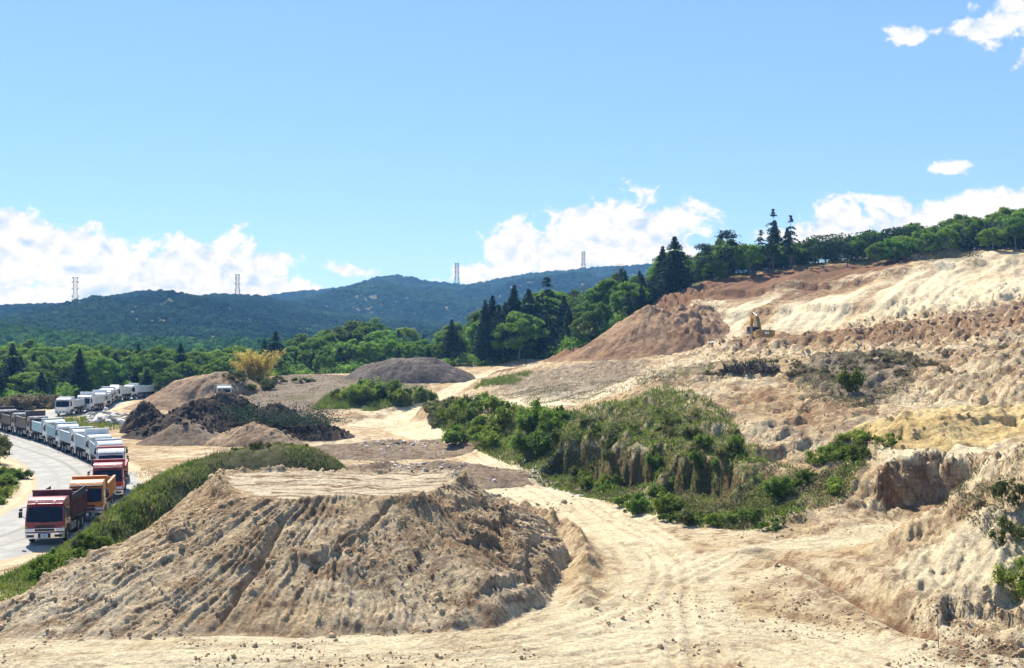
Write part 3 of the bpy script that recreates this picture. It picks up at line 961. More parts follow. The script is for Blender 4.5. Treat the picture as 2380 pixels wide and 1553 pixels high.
zg = np.maximum(zg, patch([(-29.0, 56), (-28.2, 70), (-28.6, 84), (-31.6, 94), (-24, 96), (-22, 60)], 1.2) * 0.75)
zg = np.maximum(zg, patch([(-70, 152), (-72, 178), (-60, 182), (-50, 165), (-58, 148)], 3.0) * 0.5)
zg = zg * (1 - wroad)
zb = np.maximum(zb, BITE * 0.42)  # cut faces brown earth; bank hollows painted deeper brown in place of shade
zp = zp * np.clip(1 - BITE, 0, 1)
zb, zp = zb * (1 - wroad), np.maximum(zp, wroad * 0.8)
me = np_mesh('terrain', np.stack([GX, GY, ZT], -1).reshape(-1, 3), grid_quads(NR, NC), smooth=True)
add_attr(me, 'zone', np.stack([zb, zg, zp, zy], -1).reshape(-1, 4))
tag(link('terrain', me, MATS['ground_soil']), 'bare sandy earth floor and dug slopes of the pit', kind='structure')

# wide ground sheet under everything, out to the horizon
gv, gn = [], 24
for j in range(gn):
    for i in range(gn):
        gv.append(((i / (gn - 1) - 0.5) * 16000, -4000 + j / (gn - 1) * 13000, -7.0))
tag(link('ground', np_mesh('ground', np.array(gv), grid_quads(gn, gn)), MATS['grass_soil']), 'green lowland beyond the pit', kind='structure')

# pale dusty road sheet
RS = smooth_line(ROAD_C[::3] + [ROAD_C[-1]], 10)
rp = np.array([q[:2] for q in RS])
tg = np.gradient(rp, axis=0)
tg /= np.linalg.norm(tg, axis=1)[:, None]
nrm = np.stack([tg[:, 1], -tg[:, 0]], 1)
NW = 17
offs = np.linspace(-1, 1, NW)
arc = np.concatenate([[0], np.cumsum(np.linalg.norm(np.diff(rp, axis=0), axis=1))])
wv = ROAD_W + 0.5 * fbm(arc / 5, arc * 0, 3, 12)
wv2 = ROAD_W + 0.5 * fbm(arc / 5, arc * 0 + 9, 3, 14)
rv = np.zeros((len(rp), NW, 3))
rz = np.zeros((len(rp), NW))
for j, o_ in enumerate(offs):
    hw = np.where(o_ < 0, wv, wv2)
    rv[:, j, :2] = rp + nrm * (o_ * hw)[:, None]
    rv[:, j, 2] = 0.055 - 0.09 * abs(o_) ** 6 + 0.012 * vnoise(arc / 3, arc * 0 + o_ * 3, 2)
    rz[:, j] = max(0, 1 - min(abs(o_ - 0.28), abs(o_ + 0.12), abs(o_ + 0.55)) * 7) * 0.8
me = np_mesh('road', rv.reshape(-1, 3), grid_quads(len(rp), NW), smooth=True)
vg = np.abs(offs)[None, :] ** 5 * np.ones_like(rz) + 0.25 * fbm(rv[..., 0] / 3, rv[..., 1] / 3, 3, 5)
add_attr(me, 'zone', np.stack([rz, vg, rz * 0, rz * 0 + 1], -1).reshape(-1, 4))
o_road = link('road', me, MATS['road_dust'])
tag(o_road, 'pale dusty haul road winding past the queue of trucks', kind='structure')
ROAD_Z = 0.055
# yard sheet where the upper queue comes from
yp = np.array(YARD)
yv = [(x, y, float(zt(x, y)) + 0.05) for (x, y) in YARD]

# ------------------------------------------------------------------ far wooded hills
def hill(name, label, ridge, y0, yr, y1, zfoot, seed, ncol, nrow, spur):
    us = np.linspace(-700, 3100, ncol)
    ru = np.array([p[0] for p in ridge], float)
    rvv = np.interp(us, ru, np.array([p[1] for p in ridge], float)) + 5.0 * fbm(us / 75.0, us * 0 + seed, 4, seed)
    zr = HC + (CV - rvv) / F * yr
    ts = np.linspace(0, 1, nrow)
    X, Y, Z = [], [], []
    for t_ in ts:
        yy = y0 + (yr - y0) * min(t_ / 0.72, 1) if t_ <= 0.72 else yr + (y1 - yr) * (t_ - 0.72) / 0.28
        f = t_ / 0.72 if t_ <= 0.72 else 1 - (t_ - 0.72) / 0.28
        s = (us - CU) / F
        x = s * yr * (0.6 + 0.4 * yy / yr)
        p = f ** 0.9 if t_ <= 0.72 else f ** 1.5
        spr = fbm(x / spur + 3, np.full_like(x, yy / spur), 4, seed) * (1 - abs(f - 0.5) * 2) * 0.62
        z = zfoot + (zr - zfoot) * np.clip(p + spr, 0, 0.995 + 0.005 * (f > 0.99)) 
        X.append(x)
        Y.append(np.full_like(x, yy) + 0.0)
        Z.append(z)
    V = np.stack([np.array(X), np.array(Y), np.array(Z)], -1)
    me = np_mesh(name, V.reshape(-1, 3), grid_quads(nrow, ncol), smooth=True)
    o = link(name, me, MATS['grass_soil'])
    tag(o, label, kind='structure')
    return o, V


RIDGE1 = [(-700, 720), (-200, 722), (0, 716), (35, 709), (100, 712), (180, 711), (240, 708), (290, 692), (330, 681), (380, 680), (450, 690), (560, 690), (620, 696), (700, 712), (800, 728), (1000, 752), (1200, 768), (1500, 776), (3100, 776)]
RIDGE2 = [(-700, 740), (300, 728), (500, 706), (620, 694), (700, 680), (800, 671), (860, 652), (900, 644), (950, 642), (1020, 659), (1080, 667), (1130, 660), (1200, 645), (1290, 633), (1420, 623), (1600, 615), (2000, 622), (2600, 612), (3100, 620)]
RIDGE0 = [(-700, 762), (-200, 765), (0, 770), (100, 776), (200, 783), (330, 796), (450, 800), (3100, 812)]
hill1, HV1 = hill('hill', 'dark forested ridge behind the valley carrying two pylons', RIDGE1, 640, 1350, 1700, 0, 5, 320, 60, 150)
hill2, HV2 = hill('hill', 'higher blue forested ridge farthest away, with two pylons', RIDGE2, 1300, 2150, 2600, 0, 15, 320, 60, 230)
hill0, HV0 = hill('hill', 'low green wooded rise at the edge of the valley', RIDGE0, 470, 640, 760, -2, 25, 160, 30, 90)


def canopy(name, label, V, sp, size, mat, zs, seed):
    """crowns of a far wood: one mass, instanced on its own cloud of points"""
    nr, nc = V.shape[:2]
    rg = np.random.default_rng(seed)
    area = np.linalg.norm(V[1:, :-1] - V[:-1, :-1], axis=-1) * np.linalg.norm(V[:-1, 1:] - V[:-1, :-1], axis=-1)
    area[int(nr * 0.78):] *= 0.25
    pr = (area / area.sum()).ravel()
    n = int(area.sum() / (sp * sp))
    k = rg.choice(len(pr), n, p=pr)
    r, c = k // (nc - 1), k % (nc - 1)
    a, b = rg.random((n, 1)), rg.random((n, 1))
    p = V[r, c] * (1 - a) * (1 - b) + V[r + 1, c] * a * (1 - b) + V[r, c + 1] * (1 - a) * b + V[r + 1, c + 1] * a * b
    sv = p[:, 0] / p[:, 1]
    p = p[(sv > -0.56) & (sv < 0.2 + 0.36 * (seed == 2))]
    me = bpy.data.meshes.new(name)
    me.vertices.add(len(p))
    me.vertices.foreach_set('co', p.astype(np.float32).ravel())
    sc = np.clip(rg.lognormal(0, 0.28, len(p)), 0.5, 1.9) * size
    at = me.attributes.new('csize', 'FLOAT', 'POINT')
    at.data.foreach_set('value', sc.astype(np.float32))
    o = link(name, me)
    tag(o, label, 'forest', kind='stuff')
    ng = bpy.data.node_groups.new(name + '_instances', 'GeometryNodeTree')
    ng.interface.new_socket('Geometry', in_out='INPUT', socket_type='NodeSocketGeometry')
    ng.interface.new_socket('Geometry', in_out='OUTPUT', socket_type='NodeSocketGeometry')
    N, L = ng.nodes, ng.links
    gi, go = N.new('NodeGroupInput'), N.new('NodeGroupOutput')
    m2p = N.new('GeometryNodeMeshToPoints')
    L.new(gi.outputs[0], m2p.inputs[0])
    ico = N.new('GeometryNodeMeshIcoSphere')
    ico.inputs['Radius'].default_value = 1.0
    ico.inputs['Subdivisions'].default_value = 3
    nz = N.new('ShaderNodeTexNoise')
    nz.inputs['Scale'].default_value = 2.3
    nz.inputs['Detail'].default_value = 2.0
    nm = N.new('GeometryNodeInputNormal')
    sub = N.new('ShaderNodeMath')
    sub.operation = 'MULTIPLY_ADD'
    L.new(nz.outputs[0], sub.inputs[0])
    sub.inputs[1].default_value = 1.3
    sub.inputs[2].default_value = -0.65
    scl = N.new('ShaderNodeVectorMath')
    scl.operation = 'SCALE'
    L.new(nm.outputs[0], scl.inputs[0])
    L.new(sub.outputs[0], scl.inputs['Scale'])
    sp_ = N.new('GeometryNodeSetPosition')
    L.new(ico.outputs[0], sp_.inputs['Geometry'])
    L.new(scl.outputs[0], sp_.inputs['Offset'])
    smt = N.new('GeometryNodeSetMaterial')
    smt.inputs['Material'].default_value = mat
    L.new(sp_.outputs[0], smt.inputs['Geometry'])
    iop = N.new('GeometryNodeInstanceOnPoints')
    L.new(m2p.outputs[0], iop.inputs['Points'])
    L.new(smt.outputs[0], iop.inputs['Instance'])
    rv_ = N.new('FunctionNodeRandomValue')
    rv_.data_type = 'FLOAT_VECTOR'
    rv_.inputs[0].default_value = (-0.25, -0.25, 0)
    rv_.inputs[1].default_value = (0.25, 0.25, 6.28)
    L.new(rv_.outputs[0], iop.inputs['Rotation'])
    na = N.new('GeometryNodeInputNamedAttribute')
    na.data_type = 'FLOAT'
    na.inputs['Name'].default_value = 'csize'
    cxyz = N.new('ShaderNodeCombineXYZ')
    mz = N.new('ShaderNodeMath')
    mz.operation = 'MULTIPLY'
    L.new(na.outputs[0], mz.inputs[0])
    mz.inputs[1].default_value = zs
    L.new(na.outputs[0], cxyz.inputs[0])
    L.new(na.outputs[0], cxyz.inputs[1])
    L.new(mz.outputs[0], cxyz.inputs[2])
    L.new(cxyz.outputs[0], iop.inputs['Scale'])
    L.new(iop.outputs[0], go.inputs[0])
    md = o.modifiers.new('instances', 'NODES')
    md.node_group = ng
    return o


canopy('hill_forest', 'dense dark woodland covering the nearer ridge', HV1, 4.0, 2.3, MATS['canopy_far'], 1.0, 1)
canopy('hill_forest', 'bluish woodland covering the farthest ridge', HV2, 5.6, 3.3, MATS['canopy_far'], 1.0, 2)
canopy('hill_forest', 'bright green woodland covering the low rise behind the parked trucks', HV0, 3.4, 2.1, MATS['canopy_near'], 1.15, 3)

# ------------------------------------------------------------------ spoil heaps
HEAPS = []                                       # (bbox, interpolator) for resting things on them


def heap(name, label, bbox, res, hfun, mat, zone=None, cat='mound', group=None):
    x0, x1, y0, y1 = bbox
    nx, ny = int((x1 - x0) / res[0]) + 1, int((y1 - y0) / res[1]) + 1
    xs, ys = np.linspace(x0, x1, nx), np.linspace(y0, y1, ny)
    X, Y = np.meshgrid(xs, ys)
    h = hfun(X, Y)
    g = zt(X, Y)
    Z = np.where(h > 0, g + h, g - 0.03 - 0.8 * np.clip(-h, 0, 1.0))
    hm = np.maximum.reduce([h[:-1, :-1], h[1:, :-1], h[:-1, 1:], h[1:, 1:]])
    V = np.stack([X, Y, Z], -1).reshape(-1, 3)
    q = grid_quads(ny, nx, hm > -0.25)
    used = np.unique(q)
    mp = np.full(len(V), -1)
    mp[used] = np.arange(len(used))
    me = np_mesh(name, V[used], mp[q], smooth=True)
    if zone is not None:
        z4 = zone(X, Y, h)
        add_attr(me, 'zone', z4.reshape(-1, 4)[used])
    o = link(name, me, MATS[mat])
    tag(o, label, cat, group)
    HEAPS.append((bbox, xs, ys, Z))
    return o


def ztop(x, y):
    x, y = np.asarray(x, float), np.asarray(y, float)
    z = zt(x, y)
    for (bb, xs, ys, Z) in HEAPS:
        ins = (x > bb[0]) & (x < bb[1]) & (y > bb[2]) & (y < bb[3])
        if np.any(ins):
            z = np.where(ins, np.maximum(z, _interp2(Z, xs, ys, x, y)), z)
    return z


# --- the big flat-topped heap in front
TOE = [(-26.5, 50.2), (-20, 49.4), (-14.7, 49.4), (-6, 49.8), (-0.6, 51.6), (1.9, 56), (3.1, 62), (3.5, 69), (3.0, 77), (-3, 82), (-20, 80), (-24.2, 72), (-24.6, 64), (-25.5, 57)]
TOP = [(-14.6, 60.4), (-11, 59.4), (-8, 59.8), (-4.6, 60.2), (-3.4, 64), (-3.4, 70.8), (-8, 71.8), (-18.8, 72.0), (-17.8, 66.5)]


def h_front(X, Y):
    wx = X + 0.85 * fbm(X / 3.4, Y / 3.4, 4, 101)
    wy = Y + 0.85 * fbm(X / 3.4, Y / 3.4, 4, 103)
    a = poly_sd(wx, wy, TOE)
    b = poly_sd(wx, wy, TOP)
    r = np.clip(a / (a + np.clip(-b, 0, None) + 1e-6), 0, 1)
    r = np.where(b > 0, 1.0, r)
    h = 4.65 * (r ** 1.06)
    sl = 1 - sstep(-0.2, 0.5, b)
    cx, cy = -9.0, 64.5
    th = np.arctan2(Y - cy, X - cx)
    rad = np.hypot(X - cx, Y - cy)
    wth = th + 0.05 * fbm(X / 2.2, Y / 2.2, 3, 111)
    rill = ridged(wth * 26, rad / 9.0, 3, 120)
    rill2 = ridged(wth * 75, rad / 4.5, 2, 124)
    edge = sstep(0.0, 0.12, r) * sl
    lump = fbm(X / 2.3, Y / 2.3, 5, 131)
    clod = np.abs(fbm(X / 0.42, Y / 0.42, 2, 140))
    h = h + edge * ((0.15 + 0.20 * sstep(-6, -2, X)) * rill + 0.12 * rill2 + 0.15 * lump + 0.12 * clod + 0.10 * np.abs(fbm(X / 0.2, Y / 0.2, 2, 145)))
    # slump scarps: broken steps across the front slope
    tt = r * 4.2 + 0.9 * fbm(X / 3.3, Y / 3.3, 4, 150) + X * 0.05
    stp = (tt % 1.0)
    msk = sstep(0.0, 0.35, fbm(X / 5.0, Y / 5.0, 3, 160) + 0.05)
    h = h + edge * msk * 0.50 * (sstep(0.0, 0.07, stp) - stp)
    # crack running down the slope
    cr, co, _, cs_ = line_dist(X + 0.15 * fbm(X, Y, 2, 9), Y, [(-13.6, 49.6), (-13.1, 52.5), (-12.3, 55.2), (-12.0, 58)])
    h = h - 0.55 * np.exp(-(cr / 0.22) ** 2) * edge
    cr2, _, _, _ = line_dist(X + 0.2 * fbm(X * 1.3, Y * 1.3, 2, 19), Y, [(-9.6, 54.2), (-8.6, 56.2), (-7.4, 57.2), (-6.6, 59.2)])
    h = h - 0.40 * np.exp(-(cr2 / 0.2) ** 2) * edge
    # dozer track marks across the flat top and a crumbly rim
    top = sstep(-0.1, 0.5, b)
    h = h + top * (0.11 * ridged(X / 9 + 0.2 * vnoise(X, Y, 3), Y / 0.75, 2, 170) + 0.05 * fbm(X / 0.7, Y / 0.5, 3, 171) - 0.02)
    for xo in (-9.8, -7.3):
        lane = np.exp(-((X - xo - (Y - 66) * 0.25) / 0.45) ** 2)
        h = h - top * lane * 0.10
    rim = np.exp(-((b + 0.1) / 0.5) ** 2)
    h = h + rim * (0.24 * np.clip(lump + 0.3, 0, 1) + 0.05 * clod)
    return np.where(a > 0, h * sstep(-0.02, 0.05, r) + 0.0, a * 0.5)


def z_front(X, Y, h):
    b = poly_sd(X, Y, TOP)
    a = poly_sd(X, Y, TOE)
    pale = sstep(-0.5, 1.6, b + 0.9 * fbm(X / 1.8, Y / 1.8, 4, 191)) * 1.0
    right = sstep(-4.5, -1.0, X) * (1 - sstep(-0.3, 0.2, b))  # right flank coloured browner and greyer, its shaded side painted in
    brown = 0.62 * sstep(0.0, 0.7, b) * sstep(0.25, 0.7, ridged(X / 9 + 0.2 * vnoise(X, Y, 3), Y / 0.75, 2, 170)) + 0.32 * right + 0.20 * sstep(0.1, 0.6, fbm(X / 3, Y / 3, 3, 181))
    green = sstep(71, 74, Y) * 0.8 * (1 - sstep(-6, -2, X)) + 0.6 * (1 - sstep(0.2, 2.4, a)) * (1 - sstep(-22, -17, X)) * sstep(57, 62, Y)
    grey = 0.30 * right + 0.15 * sstep(0, 0.5, fbm(X / 5, Y / 5, 3, 185))
    return np.stack([brown, green, pale, grey], -1)


front = heap('earth_mound', 'big flat-topped tan earth mound with rutted sides in front of the grassy bank', (-27, 4.2, 48.6, 83), (0.075, 0.095), h_front, 'mound_soil', z_front)

# --- grassy bank beside the road and behind the heap
GR = [(-27.4, 62, 0.05), (-26.2, 68, 1.0), (-25.2, 73, 2.4), (-24.2, 78, 3.6), (-22.6, 82, 4.4), (-20, 84.2, 5.0), (-17, 85, 5.15), (-14.4, 84.8, 4.5), (-12.3, 84.4, 2.9), (-10.4, 84, 0.3)]
GRs = smooth_line(GR, 5)


def h_grass(X, Y):
    d, o, z, s = line_dist(X + 0.4 * fbm(X / 3, Y / 3, 3, 201), Y + 0.4 * fbm(X / 3, Y / 3, 3, 203), GRs)
    wid = 1.15 + 0.82 * z
    h = z * np.cos(np.clip(d / wid, 0, 1) * math.pi / 2) ** 1.2
    return np.where(d < wid, h + 0.14 * fbm(X / 1.1, Y / 1.1, 3, 205) * np.clip(h, 0, 1), -(d - wid) * 0.5) - 0.02


grassy = heap('grassy_bank', 'green grassy bank between the parked trucks and the flat-topped earth mound', (-34, -4, 58, 94), (0.22, 0.22), h_grass, 'grass_soil', cat='bank')


def cone(cx, cy, rx, ry, H, seed, rough=0.18, pw=1.0, ang=0.0, flat=0.0):
    c, s = math.cos(R(ang)), math.sin(R(ang))

    def f(X, Y):
        k = min(rx, ry)
        dx, dy = X - cx + 0.12 * k * fbm(X / k * 1.3, Y / k * 1.3, 3, seed), Y - cy + 0.12 * k * fbm(X / k * 1.3, Y / k * 1.3, 3, seed + 2)
        r = np.hypot((dx * c + dy * s) / rx, (-dx * s + dy * c) / ry)
        p = np.clip((1 - r) / (1 - flat), None, 1.0)
        e = np.clip(p, 0, 1) ** 0.5
        h = H * np.clip(p, 0, 1) ** pw
        th = np.arctan2(dy, dx)
        h = h + e * rough * (fbm(X / (0.28 * k), Y / (0.28 * k), 4, seed + 5) * H * 0.55 + ridged(th * 9, r * 2, 3, seed + 7) * H * 0.22 + np.abs(fbm(X / 0.5, Y / 0.5, 2, seed + 9)) * 0.7)
        return np.where(p > 0, h, p * k * 0.5)
    return f


def multi(*fs):
    return lambda X, Y: np.maximum.reduce([f(X, Y) for f in fs])


def hp(u, Y):
    return (u - CU) / F * Y


def apex(u, v, Y):
    """height of a heap whose top is seen at a picture point"""
    a = P(u, v, Y)
    return max(0.5, a[2] - float(zt(a[0], a[1])))


# dark soil heaps in the middle distance
x, y = hp(470, 150), 152
heap('soil_heap', 'long heap of dark brown soil beside the queue of white trucks', (-53, -30, 138, 174), (0.16, 0.18),
     multi(cone(hp(470, 152), 152, 8.2, 6.5, 5.0, 301, 0.3), cone(hp(400, 147), 147, 6.5, 5.5, 3.0, 303, 0.3), cone(hp(560, 156), 156, 7.5, 6.0, 4.5, 305, 0.3), cone(hp(515, 166), 166, 6.5, 4.5, apex(515, 908, 166), 307, 0.35, 0.8)), 'dark_soil', cat='soil heap')
heap('soil_heap', 'small black clod of soil heaped by the farther row of trucks', (-55.5, -44, 149, 161), (0.14, 0.14),
     cone(hp(338, 154.5), 154.5, 3.6, 3.2, 3.9, 311, 0.5, 0.55), 'dark_soil', cat='soil heap')
heap('soil_heap', 'brown cone of soil in front of the long dark heap', (-48, -32, 132, 147), (0.15, 0.16),
     cone(hp(432, 139), 139, 6.0, 4.6, 2.9, 321, 0.2), 'rubble_soil', cat='soil heap')
heap('soil_heap', 'tan heap with a pale crumbling rim before the brush pile', (-42, -22, 130, 146), (0.15, 0.16),
     cone(hp(585, 138), 138, 6.4, 4.8, 2.5, 331, 0.45, 0.8), 'tan_heap', cat='soil heap')
heap('brush_heap', 'dark heap of soil and cut brush beside the dirt track', (-38, -18, 142, 166), (0.16, 0.18),
     multi(cone(hp(640, 152), 152, 7.5, 6.5, 4.0, 341, 0.5), cone(hp(720, 148), 148, 6.0, 5.0, 2.2, 343, 0.5)), 'dark_soil', cat='soil heap')
heap('sand_bank', 'long tan earth bank in front of the wood, left of the yellow bamboo', (-72, -46, 192, 222), (0.26, 0.3),
     multi(cone(hp(465, 207), 207, 12.0, 9, 4.3, 351, 0.25, 0.8, flat=0.3), cone(hp(395, 203), 203, 8.5, 6.5, 2.4, 353, 0.25, 0.9, flat=0.2), cone(hp(530, 213), 213, 8, 6, apex(530, 883, 213), 355, 0.25, 0.8, flat=0.3)), 'tan_heap', cat='mound')
heap('chip_mound', 'broad grey-brown mound of chippings at the edge of the wood', (-36, -2, 214, 244), (0.26, 0.3),
     cone(hp(958, 228), 228, 13.2, 10.5, apex(958, 838, 228), 361, 0.3, 0.8, flat=0.42), 'chip_heap', cat='mound')
heap('earth_mound', 'tall conical brown earth mound left of the yellow excavator', (4, 47, 206, 258), (0.30, 0.34),
     multi(cone(hp(1492, 230), 230, 17.5, 15, apex(1492, 716, 230), 371, 0.17, 1.05), cone(hp(1590, 224), 224, 9, 8, apex(1590, 778, 224), 373, 0.14), cone(hp(1400, 226), 226, 10, 8, apex(1400, 782, 226), 375, 0.14)), 'brown_soil')
heap('rubble_mound', 'low brown mound strewn with broken stones behind the grassy bank', (-26, -2, 118, 150), (0.2, 0.22),
     multi(cone(hp(930, 134), 134, 11, 9, 1.3, 381, 0.45), cone(hp(820, 127), 127, 7, 6, 0.9, 383, 0.4)), 'rubble_soil')
heap('rubble_mound', 'low mound of stony rubble between the grassy bank and the haul road', (-22, 2, 92, 122), (0.18, 0.2),
     multi(cone(hp(1010, 106), 106, 9.5, 7.5, 1.7, 391, 0.4), cone(hp(900, 108), 108, 8, 6.5, 1.3, 393, 0.4), cone(hp(1100, 103), 103, 5.5, 5.5, 1.3, 395, 0.4)), 'rubble_soil')


heap('sand_heap', 'rounded heap of yellow sand above the dark cut at the right', (30, 50, 82, 104), (0.14, 0.16),
     cone(hp(2195, 93), 93, 9.0, 7.0, max(0.9, apex(2195, 978, 93)), 401, 0.35, 0.7, flat=0.35), 'yellow_sand')


# ------------------------------------------------------------------ stones and clods
def rock_mesh(name, seed, sub=1, rough=0.28):
    bm = bmesh.new()
    bmesh.ops.create_icosphere(bm, subdivisions=sub, radius=1.0)
    rg = random.Random(seed)
    ax_ = [rg.uniform(0.65, 1.25) for _ in range(3)]
    for vv in bm.verts:
        k = 1 + rg.uniform(-rough, rough)
        vv.co = Vector((vv.co.x * ax_[0] * k, vv.co.y * ax_[1] * k, vv.co.z * ax_[2] * 0.75 * k))
    me = bpy.data.meshes.new(name)
    bm.to_mesh(me)
    bm.free()
    return me


ROCKS = [rock_mesh('stone', k) for k in range(6)]
_rk = []
for me_ in ROCKS:
    vv = np.empty(len(me_.vertices) * 3, np.float32)
    me_.vertices.foreach_get('co', vv)
    ff = np.array([list(p.vertices) for p in me_.polygons])
    _rk.append((vv.reshape(-1, 3), ff))


def rand_rots(n, rg):
    q = rg.normal(size=(n, 4))
    q /= np.linalg.norm(q, axis=1)[:, None]
    a, b, c, d = q.T
    return np.stack([1 - 2 * (c * c + d * d), 2 * (b * c - a * d), 2 * (b * d + a * c), 2 * (b * c + a * d), 1 - 2 * (b * b + d * d), 2 * (c * d - a * b),
                     2 * (b * d - a * c), 2 * (c * d + a * b), 1 - 2 * (b * b + c * c)], -1).reshape(n, 3, 3)


def clods(name, pts, size, parent, mat, seed, label=None):
    """crumbs too small to pick apart, joined"""
    rg = np.random.default_rng(seed)
    n = len(pts)
    rot = rand_rots(n, rg)
    V, T, base = [], [], 0
    kind = rg.integers(0, len(_rk), n)
    for k, (bv, bf) in enumerate(_rk):
        m_ = np.where(kind == k)[0]
        if not len(m_):
            continue
        v = np.einsum('nij,vj->nvi', rot[m_], bv) * size[m_][:, None, None] + pts[m_][:, None]
        V.append(v.reshape(-1, 3))
        T.append((bf[None] + (np.arange(len(m_)) * len(bv))[:, None, None] + base).reshape(-1, 3))
        base += len(m_) * len(bv)
    me = np_mesh(name, np.concatenate(V), tris=np.concatenate(T))
    o = link(name, me, MATS[mat], parent)
    tag(o, label, kind='stuff')
    return o


def scatter_in(poly, n, rg):
    p = np.array(poly)
    lo, hi_ = p.min(0), p.max(0)
    out = []
    while len(out) < n:
        q = lo + (hi_ - lo) * rg.random((n * 2, 2))
        q = q[poly_sd(q[:, 0], q[:, 1], poly) > 0]
        out.extend(q.tolist())
    return np.array(out[:n])


rg = np.random.default_rng(5)
q = scatter_in(TOE, 6500, rg)
q = q[(poly_sd(q[:, 0], q[:, 1], TOP) < 0.3) & (q[:, 1] < 72)]
q = q[fbm(q[:, 0] / 2.5, q[:, 1] / 2.5, 3, 444) > -0.12]
sz = np.clip(rg.lognormal(-3.05, 0.6, len(q)), 0.025, 0.24)
clods('crumbs', np.column_stack([q, ztop(q[:, 0], q[:, 1]) + sz * 0.15]), sz, front, 'clod', 6)

# loose crumbs on the trampled floor and the dug slopes
qs = []
for (u0, u1, v0, v1, n) in ((0, 2380, 1490, 1553, 1100), (1330, 1950, 1330, 1553, 700), (1800, 2380, 1290, 1553, 1500), (1700, 2380, 1000, 1290, 700), (1160, 1340, 1170, 1400, 300), (1650, 2380, 790, 1000, 300), (800, 1200, 1040, 1150, 150)):
    for _ in range(n):
        qs.append(hit(rg.uniform(u0, u1), rg.uniform(v0, v1)))
q = np.array(qs)
q = q[(q[:, 1] < 210) & (fbm(q[:, 0] / 5, q[:, 1] / 5, 3, 66) > -0.05)]
sz = np.clip(rg.lognormal(-2.95, 0.55, len(q)), 0.02, 0.22) * np.clip(q[:, 1] / 70, 0.7, 1.5)
qd = line_dist(q[:, 0], q[:, 1], ROAD_C)[0]
q, sz = q[qd > 5.5], sz[qd > 5.5]
clods('loose_crumbs', np.column_stack([q, ztop(q[:, 0], q[:, 1]) + sz * 0.2]), sz, None, 'clod', 8, 'loose clods of earth strewn over the floor and slopes of the pit')


def stones_on(parent_name, label, spots, mat_pick, cat, rgs):
    root = empty(parent_name, (float(spots[0][0]), float(spots[0][1]), float(ztop(spots[0][0], spots[0][1]))))
    tag(root, label, cat)
    for (sx, sy, dz, s) in spots:
        o = link('stone', ROCKS[rgs.randrange(6)], MATS[mat_pick(rgs)], root)
        o.location = (sx - root.location.x, sy - root.location.y, float(ztop(sx, sy)) + dz - root.location.z)
        o.scale = (s * rgs.uniform(.8, 1.5), s * rgs.uniform(.7, 1.2), s * rgs.uniform(.5, .9))
        o.rotation_euler = (rgs.uniform(-.5, .5), rgs.uniform(-.5, .5), rgs.uniform(0, 6.3))
    return root


rr = random.Random(3)
sp = []
for k in range(70):
    u_, Y_ = rr.uniform(204, 300), rr.uniform(166, 180)
    t_ = abs(u_ - 245) / 55
    sp.append((hp(u_, Y_), Y_, max(0, 1.0 - t_) * rr.uniform(0, 1.6), rr.uniform(0.4, 0.9)))
stones_on('rubble_pile', 'pile of pale broken concrete rubble between the two rows of trucks', sp, lambda r_: 'stone_pale' if r_.random() < .75 else 'stone_grey', 'rubble pile', rr)
sp = []
for k in range(150):
    u_, Y_ = rr.gauss(1000, 85), rr.gauss(106, 4.0)
    sp.append((hp(u_, Y_), Y_, 0.03, rr.uniform(0.10, 0.24)))
for k in range(60):
    u_, Y_ = rr.gauss(920, 70), rr.gauss(132, 5.0)
    sp.append((hp(u_, Y_), Y_, 0.03, rr.uniform(0.13, 0.28)))
stones_on('stone_scatter', 'broken pale stones strewn over the low rubble mounds', sp, lambda r_: 'stone_pale' if r_.random() < .6 else 'stone_grey', 'stones', rr)
sp = []
edge = smooth_line([(hp(1235, 109), 109), (hp(1290, 101), 101), (hp(1350, 95), 95), (hp(1450, 88), 88), (hp(1520, 83), 83)], 10)
for k in range(64):
    e_ = edge[rr.randrange(len(edge))]
    sp.append((e_[0] + rr.gauss(0, .45), e_[1] + rr.gauss(0, .45), 0.05, rr.uniform(0.10, 0.24)))
stones_on('stone_row', 'line of pale stones edging the haul road below the bushy bank', sp, lambda r_: 'stone_pale', 'stones', rr)


# ------------------------------------------------------------------ generic mesh builders
def bm_box(bm, x0, x1, y0, y1, z0, z1):
    vs_ = [bm.verts.new(c) for c in ((x0, y0, z0), (x1, y0, z0), (x1, y1, z0), (x0, y1, z0), (x0, y0, z1), (x1, y0, z1), (x1, y1, z1), (x0, y1, z1))]
    for f in ((0, 3, 2, 1), (4, 5, 6, 7), (0, 1, 5, 4), (1, 2, 6, 5), (2, 3, 7, 6), (3, 0, 4, 7)):
        bm.faces.new([vs_[i] for i in f])
    return vs_


def bm_tube(bm, p0, p1, r0, r1=None, n=8, cap=True):
    p0, p1 = Vector(p0), Vector(p1)
    r1 = r0 if r1 is None else r1
    d = (p1 - p0).normalized()
    a = d.orthogonal().normalized()
    b = d.cross(a)
    ra = [bm.verts.new(p0 + (a * math.cos(2 * math.pi * k / n) + b * math.sin(2 * math.pi * k / n)) * r0) for k in range(n)]
    rb = [bm.verts.new(p1 + (a * math.cos(2 * math.pi * k / n) + b * math.sin(2 * math.pi * k / n)) * r1) for k in range(n)]
    for k in range(n):
        bm.faces.new((ra[k], ra[(k + 1) % n], rb[(k + 1) % n], rb[k]))
    if cap:
        bm.faces.new(ra[::-1])
        bm.faces.new(rb)


